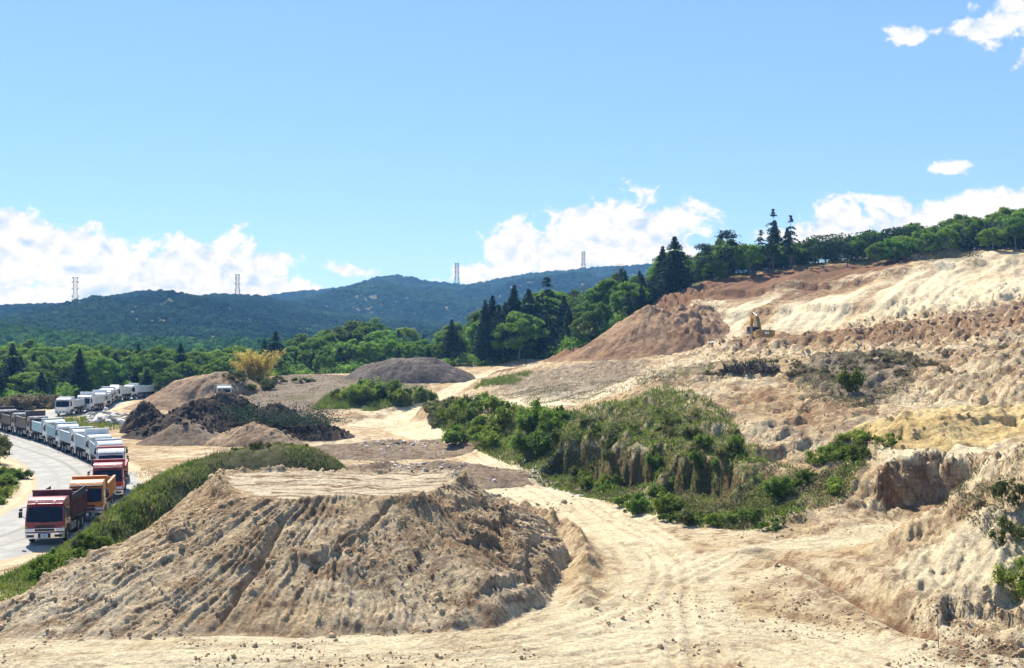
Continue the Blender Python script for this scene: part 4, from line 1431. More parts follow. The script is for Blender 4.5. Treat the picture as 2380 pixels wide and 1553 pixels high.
def bm_prism(bm, prof, x0, x1, taper=None):
    """extrude a (y, z) outline along x; taper(y, z) scales x"""
    tp = taper or (lambda y_, z_: 1.0)
    A = [bm.verts.new((x0 * tp(y_, z_), y_, z_)) for (y_, z_) in prof]
    B = [bm.verts.new((x1 * tp(y_, z_), y_, z_)) for (y_, z_) in prof]
    n = len(prof)
    for k in range(n):
        bm.faces.new((A[k], A[(k + 1) % n], B[(k + 1) % n], B[k]))
    bm.faces.new(A[::-1])
    bm.faces.new(B)


def bm_mesh(name, bm, bevel=0.0, seg=2, smooth=False):
    bmesh.ops.recalc_face_normals(bm, faces=bm.faces)
    if bevel:
        ed = [e for e in bm.edges if len(e.link_faces) == 2 and e.calc_face_angle(0) > 0.45]
        bmesh.ops.bevel(bm, geom=ed, offset=bevel, segments=seg, affect='EDGES', profile=0.6)
    me = bpy.data.meshes.new(name)
    bm.to_mesh(me)
    bm.free()
    if smooth:
        for p in me.polygons:
            p.use_smooth = True
    return me


def boxes(name, lst, bevel=0.0):
    bm = bmesh.new()
    for b in lst:
        bm_box(bm, *b)
    return bm_mesh(name, bm, bevel)


def text_mesh(name, txt, size):
    cu = bpy.data.curves.new(name, 'FONT')
    cu.body = txt
    cu.size = size
    cu.align_x = 'CENTER'
    cu.align_y = 'CENTER'
    cu.extrude = 0.004
    ob = bpy.data.objects.new(name, cu)
    COL.objects.link(ob)
    dg = bpy.context.evaluated_depsgraph_get()
    me = bpy.data.meshes.new_from_object(ob.evaluated_get(dg))
    bpy.data.objects.remove(ob)
    bpy.data.curves.remove(cu)
    me.name = name
    return me


# ------------------------------------------------------------------ dump truck
# local axes: the truck faces -y, origin on the ground under the middle of its front bumper
TM = {}


def build_truck_meshes():
    tp = lambda y_, z_: 1.0 - 0.055 * sstep(1.5, 2.9, np.array(z_)).item()
    bm = bmesh.new()
    bm_prism(bm, [(0.06, 0.62), (0.0, 1.0), (0.02, 1.52), (0.24, 2.42), (0.36, 2.66), (0.62, 2.86), (1.2, 2.92), (2.02, 2.88), (2.05, 0.95), (1.68, 0.95), (1.58, 1.12), (0.86, 1.12), (0.72, 0.95), (0.66, 0.62)], -1.20, 1.20, tp)
    TM['cab'] = bm_mesh('cab', bm, 0.06, 3)
    bm = bmesh.new()
    for (za, zb_, ya, yb) in ((1.50, 2.40, 0.005, 0.222),):
        a = [(-1.10, ya, za), (-0.55, ya - .035, za - .03), (0, ya - .05, za - .04), (0.55, ya - .035, za - .03), (1.10, ya, za), (1.05, yb, zb_), (0.5, yb - .03, zb_ + .02), (0, yb - .045, zb_ + .03), (-0.5, yb - .03, zb_ + .02), (-1.05, yb, zb_)]
        f0 = [bm.verts.new(p) for p in a]
        f1 = [bm.verts.new((p[0], p[1] + 0.09, p[2])) for p in a]
        bm.faces.new(f0)
        bm.faces.new(f1[::-1])
        for k in range(10):
            bm.faces.new((f0[k], f0[(k + 1) % 10], f1[(k + 1) % 10], f1[k]))
    TM['windshield'] = bm_mesh('windshield', bm)
    for s in (-1, 1):
        bm = bmesh.new()
        pr = [(0.30, 1.66), (0.44, 2.40), (1.16, 2.46), (1.18, 1.56), (0.62, 1.52)]
        A = [bm.verts.new((s * (1.212 * tp(0, z_)), y_, z_)) for (y_, z_) in pr]
        B = [bm.verts.new((s * 1.12, y_, z_)) for (y_, z_) in pr]
        bm.faces.new(A)
        bm.faces.new(B[::-1])
        for k in range(5):
            bm.faces.new((A[k], A[(k + 1) % 5], B[(k + 1) % 5], B[k]))
        TM['side_window%d' % s] = bm_mesh('side_window', bm)
        bm = bmesh.new()
        pr = [(0.22, 1.16), (0.20, 1.58), (0.34, 2.50), (1.24, 2.56), (1.26, 1.16)]
        A = [bm.verts.new((s * 1.206 * tp(0, z_), y_, z_)) for (y_, z_) in pr]
        B = [bm.verts.new((s * 1.10, y_, z_)) for (y_, z_) in pr]
        bm.faces.new(A)
        bm.faces.new(B[::-1])
        for k in range(5):
            bm.faces.new((A[k], A[(k + 1) % 5], B[(k + 1) % 5], B[k]))
        TM['door%d' % s] = bm_mesh('door', bm)
        TM['handle%d' % s] = boxes('handle', [(s * 1.235 - .02, s * 1.235 + .02, 1.05, 1.2, 1.38, 1.42)])
        TM['headlight%d' % s] = boxes('headlight', [(min(s * .70, s * 1.14), max(s * .70, s * 1.14), -0.045, 0.05, 0.90, 1.06)], 0.015)
        TM['indicator%d' % s] = boxes('indicator', [(min(s * 1.05, s * 1.215), max(s * 1.05, s * 1.215), -0.02, 0.18, 1.085, 1.17)], 0.01)
        TM['fog_lamp%d' % s] = boxes('fog_lamp', [(min(s * .62, s * 1.08), max(s * .62, s * 1.08), -0.125, -0.05, 0.52, 0.68)], 0.01)
        bm = bmesh.new()
        bm_tube(bm, (s * 1.15, 0.32, 2.42), (s * 1.42, 0.02, 2.40), 0.022)
        bm_tube(bm, (s * 1.42, 0.02, 2.40), (s * 1.45, -0.02, 1.95), 0.022)
        bm_tube(bm, (s * 1.18, 0.25, 1.65), (s * 1.44, 0.0, 1.95), 0.018)
        TM['mirror_arm%d' % s] = bm_mesh('mirror_arm', bm)
        TM['mirror%d' % s] = boxes('mirror', [(s * 1.46 - .11, s * 1.46 + .11, -0.05, 0.05, 1.78, 2.16), (s * 1.44 - .10, s * 1.44 + .10, -0.04, 0.05, 2.20, 2.36)], 0.02)
        TM['step%d' % s] = boxes('step', [(min(s * .95, s * 1.2), max(s * .95, s * 1.2), 0.12, 0.62, 0.42, 0.47), (min(s * 1.0, s * 1.2), max(s * 1.0, s * 1.2), 0.12, 0.64, 0.62, 0.98)], 0.015)
        TM['side_guard%d' % s] = boxes('side_guard', [(min(s * 1.12, s * 1.17), max(s * 1.12, s * 1.17), 2.2, 3.9, z_, z_ + .09) for z_ in (0.55, 0.72, 0.89)])
        # box side with ribs
        L = [(min(s * 1.16, s * 1.225), max(s * 1.16, s * 1.225), 2.36, 7.30, 1.32, 2.42)]
        L += [(min(s * 1.2255, s * 1.268), max(s * 1.2255, s * 1.268), y_, y_ + .10, 1.34, 2.40) for y_ in np.linspace(2.5, 7.1, 9)]
        L += [(min(s * 1.10, s * 1.272), max(s * 1.10, s * 1.272), 2.36, 7.30, 2.4205, 2.50)]
        TM['side_panel%d' % s] = boxes('side_panel', L)
        TM['fender%d' % s] = boxes('fender', [(min(s * .80, s * 1.22), max(s * .80, s * 1.22), 4.35, 6.95, 1.12, 1.15), (min(s * .80, s * 1.22), max(s * .80, s * 1.22), 6.96, 6.99, 0.42, 1.12)])
        TM['sideboard%d' % s] = boxes('sideboard', [(min(s * 1.15, s * 1.19), max(s * 1.15, s * 1.19), 2.5, 7.2, 2.502, 2.86)])
    TM['visor'] = boxes('visor', [(-1.08, 1.08, 0.12, 0.40, 2.58, 2.64)], 0.015)
    TM['grille'] = boxes('grille', [(-0.62, 0.62, -0.028, 0.06, 1.10, 1.17), (-0.62, 0.62, -0.028, 0.06, 1.20, 1.27), (-0.60, 0.60, -0.06, 0.05, 0.90, 1.04)], 0.01)
    TM['grille_bright'] = boxes('grille', [(-0.66, 0.66, -0.032, 0.06, z_, z_ + .085) for z_ in (0.88, 1.02, 1.16, 1.30)] + [(-0.62, 0.62, -0.012, 0.04, 0.86, 1.40)], 0.008)
    TM['light_band'] = boxes('light_band', [(-1.20, 1.20, -0.03, 0.09, 0.86, 1.075)], 0.02)
    bm = bmesh.new()
    pr = [(-1.22, 0.14), (-1.18, -0.06), (-0.9, -0.10), (0.9, -0.10), (1.18, -0.06), (1.22, 0.14)]
    lo = [bm.verts.new((a, b, 0.42)) for (a, b) in pr]
    hi_ = [bm.verts.new((a, b, 0.80)) for (a, b) in pr]
    bm.faces.new(lo[::-1])
    bm.faces.new(hi_)
    for k in range(6):
        bm.faces.new((lo[k], lo[(k + 1) % 6], hi_[(k + 1) % 6], hi_[k]))
    TM['bumper'] = bm_mesh('bumper', bm, 0.03)
    TM['plate'] = boxes('licence_plate', [(-0.22, 0.22, -0.128, -0.108, 0.50, 0.72)])
    TM['plate_recess'] = boxes('plate_recess', [(-0.38, 0.38, -0.107, -0.09, 0.47, 0.77)])
    TM['roof_lamp'] = boxes('roof_lamp', [(-0.07, 0.07, 0.30, 0.42, 2.73, 2.80)], 0.015)
    bm = bmesh.new()
    bm_tube(bm, (-0.5, -0.055, 1.50), (0.15, 0.01, 1.72), 0.012, n=5)
    bm_tube(bm, (0.25, -0.055, 1.50), (0.85, 0.02, 1.72), 0.012, n=5)
    TM['wiper'] = bm_mesh('wiper', bm)
    TM['chassis'] = boxes('chassis', [(-0.45, -0.35, 0.5, 7.2, 0.78, 1.02), (0.35, 0.45, 0.5, 7.2, 0.78, 1.02)] + [(-0.349, 0.349, y_, y_ + .1, 0.80, 1.0) for y_ in (1.2, 2.4, 3.6, 4.9, 6.2, 7.0)]
                         + [(-0.28, 0.28, 0.4, 1.9, 0.45, 0.79), (-1.0, 1.0, 1.18, 1.30, 0.44, 0.56), (-1.0, 1.0, 4.82, 4.95, 0.44, 0.58), (-1.0, 1.0, 6.15, 6.28, 0.44, 0.58)])
    bm = bmesh.new()
    bm_tube(bm, (0.80, 2.3, 0.72), (0.80, 3.6, 0.72), 0.29, n=14)
    TM['fuel_tank'] = bm_mesh('fuel_tank', bm)
    # wheels
    bm = bmesh.new()
    n = 24
    prof = [(0.00, 0.29), (0.00, 0.44), (0.03, 0.495), (0.09, 0.51), (0.21, 0.51), (0.27, 0.495), (0.30, 0.44), (0.30, 0.29)]
    rings = [[bm.verts.new((px - 0.15, pr_ * math.cos(2 * math.pi * k / n), pr_ * math.sin(2 * math.pi * k / n))) for k in range(n)] for (px, pr_) in prof]
    for a, b in zip(rings, rings[1:]):
        for k in range(n):
            bm.faces.new((a[k], a[(k + 1) % n], b[(k + 1) % n], b[k]))
    TM['tyre'] = bm_mesh('tyre', bm)
    bm = bmesh.new()
    prof = [(-0.13, 0.30), (-0.10, 0.27), (-0.02, 0.22), (-0.03, 0.12), (-0.12, 0.10), (-0.13, 0.0)]
    rings = [[bm.verts.new((px, pr_ * math.cos(2 * math.pi * k / 16), pr_ * math.sin(2 * math.pi * k / 16))) for k in range(16)] for (px, pr_) in prof[:-1]]
    for a, b in zip(rings, rings[1:]):
        for k in range(16):
            bm.faces.new((a[k], a[(k + 1) % 16], b[(k + 1) % 16], b[k]))
    bm.faces.new(rings[-1])
    back = [bm.verts.new((0.13, 0.30 * math.cos(2 * math.pi * k / 16), 0.30 * math.sin(2 * math.pi * k / 16))) for k in range(16)]
    for k in range(16):
        bm.faces.new((rings[0][k], back[k], back[(k + 1) % 16], rings[0][(k + 1) % 16]))
    bm.faces.new(back[::-1])
    TM['rim'] = bm_mesh('rim', bm)
    # dump box
    bm = bmesh.new()
    bm_box(bm, -1.225, 1.225, 2.22, 2.355, 1.32, 3.02)
    bm_box(bm, -1.235, 1.235, 2.02, 2.36, 3.021, 3.10)
    bm_box(bm, -1.18, 1.18, 2.10, 2.2195, 2.98, 3.02)
    TM['front_board'] = bm_mesh('front_board', bm)
    bm = bmesh.new()
    bm_box(bm, -1.225, 1.225, 2.16, 2.355, 1.32, 3.16)
    bm_box(bm, -1.24, 1.24, 2.06, 2.36, 3.161, 3.26)
    for x_ in (-0.8, -0.4, 0.0, 0.4, 0.8):
        bm_box(bm, x_ - .03, x_ + .03, 2.11, 2.1595, 1.4, 3.16)
    TM['high_board'] = bm_mesh('front_board', bm)
    TM['box_floor'] = boxes('box_floor', [(-1.15, 1.15, 2.36, 7.28, 1.22, 1.315)] + [(-1.1, 1.1, y_, y_ + .12, 1.06, 1.219) for y_ in np.linspace(2.6, 6.9, 7)])
    TM['tailgate'] = boxes('tailgate', [(-1.158, 1.158, 7.22, 7.30, 1.32, 2.40)] + [(x_ - .04, x_ + .04, 7.3005, 7.35, 1.34, 2.38) for x_ in (-1.0, -.5, 0, .5, 1.0)])
    TM['mud_flap'] = boxes('mud_flap', [(-1.15, -0.7, 7.02, 7.03, 0.25, 0.9), (0.7, 1.15, 7.02, 7.03, 0.25, 0.9)])
    TM['tail_lamps'] = boxes('tail_lamp', [(-1.1, -0.7, 7.19, 7.23, 0.92, 1.04), (0.7, 1.1, 7.19, 7.23, 0.92, 1.04)])


build_truck_meshes()


TM['deflector'] = None
bm = bmesh.new()
bm_prism(bm, [(0.75, 2.90), (1.25, 3.22), (1.85, 3.26), (1.95, 2.88)], -0.85, 0.85)
TM['deflector'] = bm_mesh('deflector', bm, 0.05, 2)
bm = bmesh.new()
for s in (-1, 1):
    bm_tube(bm, (s * 1.13, 2.45, 2.58), (s * 1.13, 7.25, 2.58), 0.085, n=8)
TM['tarp_roll'] = bm_mesh('tarp_roll', bm)


def truck(loc, rz, label, cab, box, side=None, bumper='chrome', high=False, boards=False, bright=False, group=None, z=ROAD_Z, plate=None, board_text=None, band='chrome', deflector=False, tarp=None, deep=1.0):
    r = empty('dump_truck', (loc[0], loc[1], z), rz)
    tag(r, label, 'truck', group)
    side = side or box
    k = link('cab', TM['cab'], MATS[cab], r)
    ws = link('windshield', TM['windshield'], MATS['tinted_glass'], r)
    link('wiper', TM['wiper'], MATS['ink_black'], ws)
    for s in (-1, 1):
        d_ = link('door', TM['door%d' % s], MATS[cab], r)
        link('handle', TM['handle%d' % s], MATS['dark_steel'], d_)
        link('side_window', TM['side_window%d' % s], MATS['tinted_glass'], d_)
        link('headlight', TM['headlight%d' % s], MATS['lamp_lens'], r)
        link('indicator', TM['indicator%d' % s], MATS['amber_lens'], r)
        link('fog_lamp', TM['fog_lamp%d' % s], MATS['dark_steel'], r)
        a_ = link('mirror', TM['mirror%d' % s], MATS['dark_steel'], r)
        link('mirror_arm', TM['mirror_arm%d' % s], MATS['dark_steel'], a_)
        link('step', TM['step%d' % s], MATS['dark_steel'], r)
        link('side_guard', TM['side_guard%d' % s], MATS['rim_steel'], r)
        link('side_panel', TM['side_panel%d' % s], MATS[side], r)
        link('fender', TM['fender%d' % s], MATS['chrome' if bright else 'dark_steel'], r)
        if boards:
            link('sideboard', TM['sideboard%d' % s], MATS['dark_steel'], r)
    link('visor', TM['visor'], MATS['dark_steel'] if cab != 'paint_maroon' else MATS['paint_maroon'], r)
    link('light_band', TM['light_band'], MATS[band], r)
    if bright:
        link('grille', TM['grille_bright'], MATS['chrome'], r)
    else:
        link('grille', TM['grille'], MATS['ink_black'], r)
    bp = link('bumper', TM['bumper'], MATS[bumper], r)
    link('plate_recess', TM['plate_recess'], MATS['ink_black'], bp)
    pl = link('licence_plate', TM['plate'], MATS['plate_white'], r)
    if plate:
        tm_ = link('lettering', text_mesh('lettering', plate, 0.17), MATS['plate_green'], pl)
        tm_.rotation_euler = (R(90), 0, 0)
        tm_.location = (0, -0.134, 0.60)
    for x_ in (-0.55, 0.55):
        l_ = link('roof_lamp', TM['roof_lamp'], MATS['lamp_lens'], r)
        l_.location = (x_, -0.1, 0)
    if deflector:
        link('deflector', TM['deflector'], MATS[cab], r)
    if tarp:
        link('tarp_roll', TM['tarp_roll'], MATS[tarp], r)
    link('chassis', TM['chassis'], MATS['dark_steel'], r)
    link('fuel_tank', TM['fuel_tank'], MATS['rim_steel'], r)
    fb = link('front_board', TM['high_board' if high else 'front_board'], MATS[box], r)
    if board_text:
        tm_ = link('lettering', text_mesh('lettering', board_text, 0.28), MATS['ink_black'], fb)
        tm_.rotation_euler = (R(90), 0, 0)
        tm_.location = (0.35, 2.09 if not high else 2.05, 2.985 if not high else 3.2)
    if deep != 1.0:
        for c_ in r.children:
            if c_.name.split('.')[0] in ('side_panel', 'front_board'):
                c_.scale.z = deep
                c_.location.z = 1.32 * (1 - deep)
    link('box_floor', TM['box_floor'], MATS['dark_steel'], r)
    tg_ = link('tailgate', TM['tailgate'], MATS[box], r)
    tg_.scale.z = deep
    tg_.location.z = 1.32 * (1 - deep)
    link('mud_flap', TM['mud_flap'], MATS['black_rubber'], r)
    link('tail_lamp', TM['tail_lamps'], MATS['amber_lens'], r)
    for (yy, xo) in ((1.24, 1.02), (4.88, 1.0), (4.88, 0.66), (6.21, 1.0), (6.21, 0.66)):
        for s in (-1, 1):
            wh = empty('wheel', (0, 0, 0))
            wh.parent = r
            wh.location = (s * xo, yy, 0.505)
            wh.rotation_euler = (0, 0, 0 if s < 0 else math.pi)
            link('tyre', TM['tyre'], MATS['black_rubber'], wh)
            link('rim', TM['rim'], MATS['rim_steel'], wh)
    return r


# queue along the road: wanted front positions, then a smooth path through them with at least one truck length between
want = [(-30.0, 71.2), (-30.6, 79.6), (-33.0, 90.5), (-36.7, 101.5), (-39.4, 109.0), (-43.0, 116.2), (-47.2, 122.9), (-51.6, 129.4), (-55.9, 136.2), (-60.8, 142.9), (-65.6, 149.2), (-70.4, 155.4)]
upper = [(-74.4, 183.5), (-74.0, 191.4), (-74.3, 199.2), (-76.1, 207.0), (-78.4, 214.7), (-80.2, 222.4), (-80.0, 230.2), (-77.2, 237.6)]


def headings(pts, first):
    out = []
    for i, p in enumerate(pts):
        if i < len(pts) - 1:
            hx, hy = p[0] - pts[i + 1][0], p[1] - pts[i + 1][1]
        else:
            hx, hy = pts[i - 1][0] - p[0], pts[i - 1][1] - p[1]
        if i == 0 and first:
            hx, hy = first
        out.append(math.atan2(hx, -hy))
    return out


HD = headings(want, None)
HD[0], HD[1], HD[2] = R(10.5), R(13.5), R(16.5)
spec = [
    dict(label='maroon dump truck at the head of the queue, nearest the camera', cab='paint_maroon', box='paint_maroon_box', high=True, boards=True, plate='·947'),
    dict(label='orange dump truck second in the queue, behind the maroon truck', cab='paint_orange', box='paint_orange', bumper='chrome'),
    dict(label='bright red dump truck third in the queue, behind the orange truck', cab='paint_red', box='paint_red', bright=True),
    dict(label='white-cabbed dump truck with a rose-red tipper box, fourth in the queue', cab='paint_white', box='paint_rose', side='paint_silver_box', band='paint_white'),
    dict(label='white dump truck fifth in the queue, right behind the one with a rose-red box', cab='paint_white', box='paint_white', tarp='paint_navy', bright=True, side='paint_silver_box', band='paint_white'),
    dict(label='white dump truck sixth in the queue along the pale road', cab='paint_cream', high=True, deep=1.12, box='paint_white', side='paint_silver_box', band='paint_white'),
    dict(label='white dump truck with black figures on its front board, seventh in the queue', cab='paint_white', box='paint_white', side='paint_silver_box', board_text='4 0 8 1', band='paint_white'),
    dict(label='white dump truck eighth in the queue, with a pale teal tipper side', cab='paint_white', tarp='tarp_green', bright=True, box='paint_silver_box', side='paint_teal_box', band='paint_white'),
    dict(label='white dump truck directly in front of the dark trucks, ninth in the queue', cab='paint_white', box='paint_silver_box', side='paint_teal_box', bright=False, band='paint_white'),
    dict(label='foremost of the three dark navy dump trucks in the queue', cab='paint_navy', box='paint_navy', high=True, deep=1.15),
    dict(label='middle one of the three dark navy dump trucks in the queue', cab='paint_navy', box='paint_navy'),
    dict(label='rearmost of the three dark navy dump trucks, at the bend', cab='paint_navy', box='paint_navy', high=True),
]
for p, h_, s_ in zip(want, HD, spec):
    truck(p, h_, group='dump trucks queueing along the pale road', **s_)
ordn = ['first', 'second', 'third', 'fourth', 'fifth', 'sixth', 'seventh', 'eighth']
for i, (p, h_) in enumerate(zip(upper, headings(upper, (0.05, -1.0)))):
    truck(p, h_, 'white dump truck, %s of the farther row beyond the concrete rubble' % ordn[i], 'paint_white', 'paint_white', 'paint_silver_box', bumper='paint_white', bright=(i < 2), high=(i in (1, 2, 6)), deep=(1.0, 1.1, 1.08, 1.0, 1.12, 1.0, 1.0, 1.05)[i], deflector=(i in (3, 5)), tarp=(None, 'tarp_green', None, 'paint_navy', None, None, 'paint_teal_box', None)[i], group='white dump trucks in the farther row', band='paint_white', z=max(ROAD_Z, float(zt(p[0], p[1]))))
tx, ty = hp(521, 192), 192.0
truck((tx, ty), R(14.5), 'lone white dump truck half hidden behind the dark soil heaps', 'paint_white', 'paint_white', 'paint_silver_box', band='paint_white', z=float(zt(tx, ty + 3)))

# ------------------------------------------------------------------ excavator, seen from behind, boom raised towards the face
def excavator(loc, rz):
    r = empty('excavator', loc, rz)
    tag(r, 'yellow crawler excavator seen from behind at the foot of the sand face', 'excavator')
    for s in (-1, 1):
        bm = bmesh.new()
        pr = [(-2.3, 0.45), (-2.15, 0.12), (-1.8, 0.0), (1.8, 0.0), (2.15, 0.12), (2.3, 0.45), (2.15, 0.82), (1.8, 0.95), (-1.8, 0.95), (-2.15, 0.82)]
        bm_prism(bm, pr, s * 1.05, s * 1.65)
        tk = link('track', bm_mesh('track', bm, 0.03), MATS['dark_steel'], r)
        bm = bmesh.new()
        for y_ in np.linspace(-2.0, 2.0, 17):
            bm_box(bm, min(s * 1.04, s * 1.66), max(s * 1.04, s * 1.66), y_ - .07, y_ + .07, 0.951, 1.0)
        for z_ in (0.25, 0.5, 0.72):
            bm_box(bm, min(s * 1.04, s * 1.66), max(s * 1.04, s * 1.66), -2.34, -2.22, z_ - .05, z_ + .05)
        link('track_pads', bm_mesh('track_pads', bm), MATS['black_rubber'], tk)
    link('undercarriage', boxes('undercarriage', [(-1.049, 1.049, -0.9, 0.9, 0.4, 0.95), (-0.6, 0.6, -0.6, 0.6, 0.951, 1.20)], 0.03), MATS['dark_steel'], r)
    # house
    link('house', boxes('house', [(-0.52, 1.62, -1.7, 1.7, 1.2, 2.48), (-1.62, -0.521, -1.7, 0.05, 1.2, 2.40)], 0.06), MATS['paint_yellow'], r)
    bm = bmesh.new()
    pr = [(-1.70, -1.75), (-1.66, -2.35), (-1.30, -2.62), (-0.6, -2.72), (0.6, -2.72), (1.30, -2.62), (1.66, -2.35), (1.70, -1.75)]
    lo = [bm.verts.new((a, b, 1.22)) for (a, b) in pr]
    hi2 = [bm.verts.new((a, b, 2.62)) for (a, b) in pr]
    bm.faces.new(lo[::-1])
    bm.faces.new(hi2)
    for k in range(8):
        bm.faces.new((lo[k], lo[(k + 1) % 8], hi2[(k + 1) % 8], hi2[k]))
    cw_ = link('counterweight', bm_mesh('counterweight', bm, 0.07, 3), MATS['paint_yellow'], r)
    link('hood', boxes('hood', [(-1.0, 1.5, -1.72, 0.6, 2.481, 2.70)], 0.06), MATS['paint_yellow'], r)
    link('lower_skirt', boxes('lower_skirt', [(-1.55, 1.55, -2.6, -1.8, 1.05, 1.219)], 0.03), MATS['dark_steel'], r)
    # sign on the counterweight
    sg = link('sign_plate', boxes('sign_plate', [(-0.42, 0.62, -2.755, -2.724, 1.86, 2.50)], 0.01), MATS['ink_black'], cw_)
    sw = link('sign_face', boxes('sign_face', [(-0.30, 0.50, -2.772, -2.757, 1.96, 2.40)]), MATS['plate_white'], cw_)
    tx_ = link('lettering', text_mesh('lettering', 'CAT', 0.40), MATS['ink_black'], cw_)
    tx_.rotation_euler = (R(90), 0, 0)
    tx_.location = (0.10, -2.778, 2.18)
    link('reflector', boxes('reflector', [(-1.46, -1.08, -2.62, -2.55, 1.62, 1.82)]), MATS['lamp_lens'], cw_)
    # cab
    cb = link('cab', boxes('cab', [(-1.66, -1.54, 0.1, 1.9, 1.25, 3.1), (-0.62, -0.522, 0.1, 1.9, 2.5, 3.1), (-1.66, -0.522, 0.08, 1.95, 3.101, 3.24), (-1.54, -0.62, 0.1, 0.2, 1.25, 2.3)], 0.02), MATS['dark_steel'], r)
    link('cab_glass', boxes('cab_glass', [(-1.538, -0.622, 0.12, 1.88, 2.301, 3.099)]), MATS['tinted_glass'], cb)
    bm = bmesh.new()
    bm_tube(bm, (-1.66, 1.7, 2.4), (-1.92, 1.8, 2.6), 0.025)
    bm_box(bm, -2.05, -1.85, 1.77, 1.83, 2.45, 2.8)
    link('mirror', bm_mesh('mirror', bm), MATS['dark_steel'], r)
    bm = bmesh.new()
    bm_tube(bm, (1.2, -0.9, 2.6), (1.2, -0.9, 3.1), 0.07, n=10)
    link('exhaust', bm_mesh('exhaust', bm), MATS['dark_steel'], r)
    bm = bmesh.new()
    for (a, b) in (((1.5, -1.6, 2.7), (1.5, -1.6, 3.15)), ((1.5, -1.6, 3.15), (1.5, 0.5, 3.15)), ((1.5, 0.5, 3.15), (1.5, 0.5, 2.7))):
        bm_tube(bm, a, b, 0.025, n=6)
    link('handrail', bm_mesh('handrail', bm), MATS['dark_steel'], r)
    # boom and stick
    bm = bmesh.new()
    pr = [(1.2, 1.7), (1.5, 1.55), (3.2, 3.9), (6.0, 4.75), (6.1, 5.15), (3.0, 4.75), (1.3, 2.4)]
    bm_prism(bm, [(y_, z_ + 0.35) for (y_, z_) in pr], -0.32, 0.32)
    bo_ = link('boom', bm_mesh('boom', bm, 0.03), MATS['paint_yellow'], r)
    bm = bmesh.new()
    for s in (-1, 1):
        bm_tube(bm, (s * 0.45, 1.7, 1.7), (s * 0.45, 3.3, 4.3), 0.11, n=10)
    bm_tube(bm, (0, 3.0, 5.2), (0, 6.2, 5.95), 0.12, n=10)
    link('boom_cylinder', bm_mesh('boom_cylinder', bm), MATS['rim_steel'], bo_)
    bm = bmesh.new()
    bm_prism(bm, [(5.6, 5.9), (6.2, 6.15), (6.5, 5.5), (7.3, 3.2), (7.0, 3.0), (5.9, 5.0)], -0.26, 0.26)
    link('stick', bm_mesh('stick', bm, 0.03), MATS['paint_yellow'], r)
    bm = bmesh.new()
    pr = [(6.9, 3.3), (7.4, 3.2), (7.55, 2.6), (7.1, 2.05), (6.4, 2.0), (6.0, 2.3), (6.3, 2.35), (6.9, 2.5)]
    bm_prism(bm, pr, -0.75, 0.75)
    link('bucket', bm_mesh('bucket', bm, 0.02), MATS['dark_steel'], r)
    return r


ex, ey = hp(1779, 192.5), 192.5
excavator((ex, ey + 2.7, P(1779, 803, 191)[2]), R(3))

# ------------------------------------------------------------------ small white van half hidden below the sand face
def van(loc, rz):
    r = empty('van', loc, rz)
    tag(r, 'small white van half hidden below the sand face, left of the excavator', 'van')
    bm = bmesh.new()
    bm_prism(bm, [(0, 0.3), (0.02, 0.95), (0.30, 1.55), (0.55, 1.8), (3.2, 1.82), (3.3, 0.9), (3.3, 0.3)], -0.78, 0.78, lambda y_, z_: 1 - 0.06 * max(0, z_ - 0.95))
    link('body', bm_mesh('body', bm, 0.05, 2), MATS['paint_white'], r)
    bm = bmesh.new()
    pr = [(-0.69, 0.02, 0.98), (0.69, 0.02, 0.98), (0.64, 0.33, 1.62), (-0.64, 0.33, 1.62)]
    A = [bm.verts.new((a, b - 0.02, c)) for (a, b, c) in pr]
    B = [bm.verts.new((a, b + 0.08, c)) for (a, b, c) in pr]
    bm.faces.new(A)
    bm.faces.new(B[::-1])
    for k in range(4):
        bm.faces.new((A[k], A[(k + 1) % 4], B[(k + 1) % 4], B[k]))
    link('windshield', bm_mesh('windshield', bm), MATS['tinted_glass'], r)
    for s in (-1, 1):
        link('side_window', boxes('side_window', [(min(s * .70, s * .772), max(s * .70, s * .772), 0.5, 2.9, 1.05, 1.55)]), MATS['tinted_glass'], r)
        link('headlight', boxes('headlight', [(min(s * .45, s * .72), max(s * .45, s * .72), -0.02, 0.05, 0.62, 0.80)], 0.01), MATS['lamp_lens'], r)
        for y_ in (0.65, 2.6):
            wh = empty('wheel', (0, 0, 0))
            wh.parent = r
            wh.location = (s * 0.70, y_, 0.29)
            wh.rotation_euler = (0, 0, 0 if s < 0 else math.pi)
            a_ = link('tyre', TM['tyre'], MATS['black_rubber'], wh)
            a_.scale = (0.5, 0.56, 0.56)
            b_ = link('rim', TM['rim'], MATS['rim_steel'], wh)
            b_.scale = (0.5, 0.56, 0.56)
    link('bumper', boxes('bumper', [(-0.76, 0.76, -0.05, 0.1, 0.28, 0.48)], 0.02), MATS['dark_steel'], r)
    return r


vx, vy = hp(1655, 207), 207.0
van((vx, vy, float(ztop(vx, vy + 1.5))), R(-20))

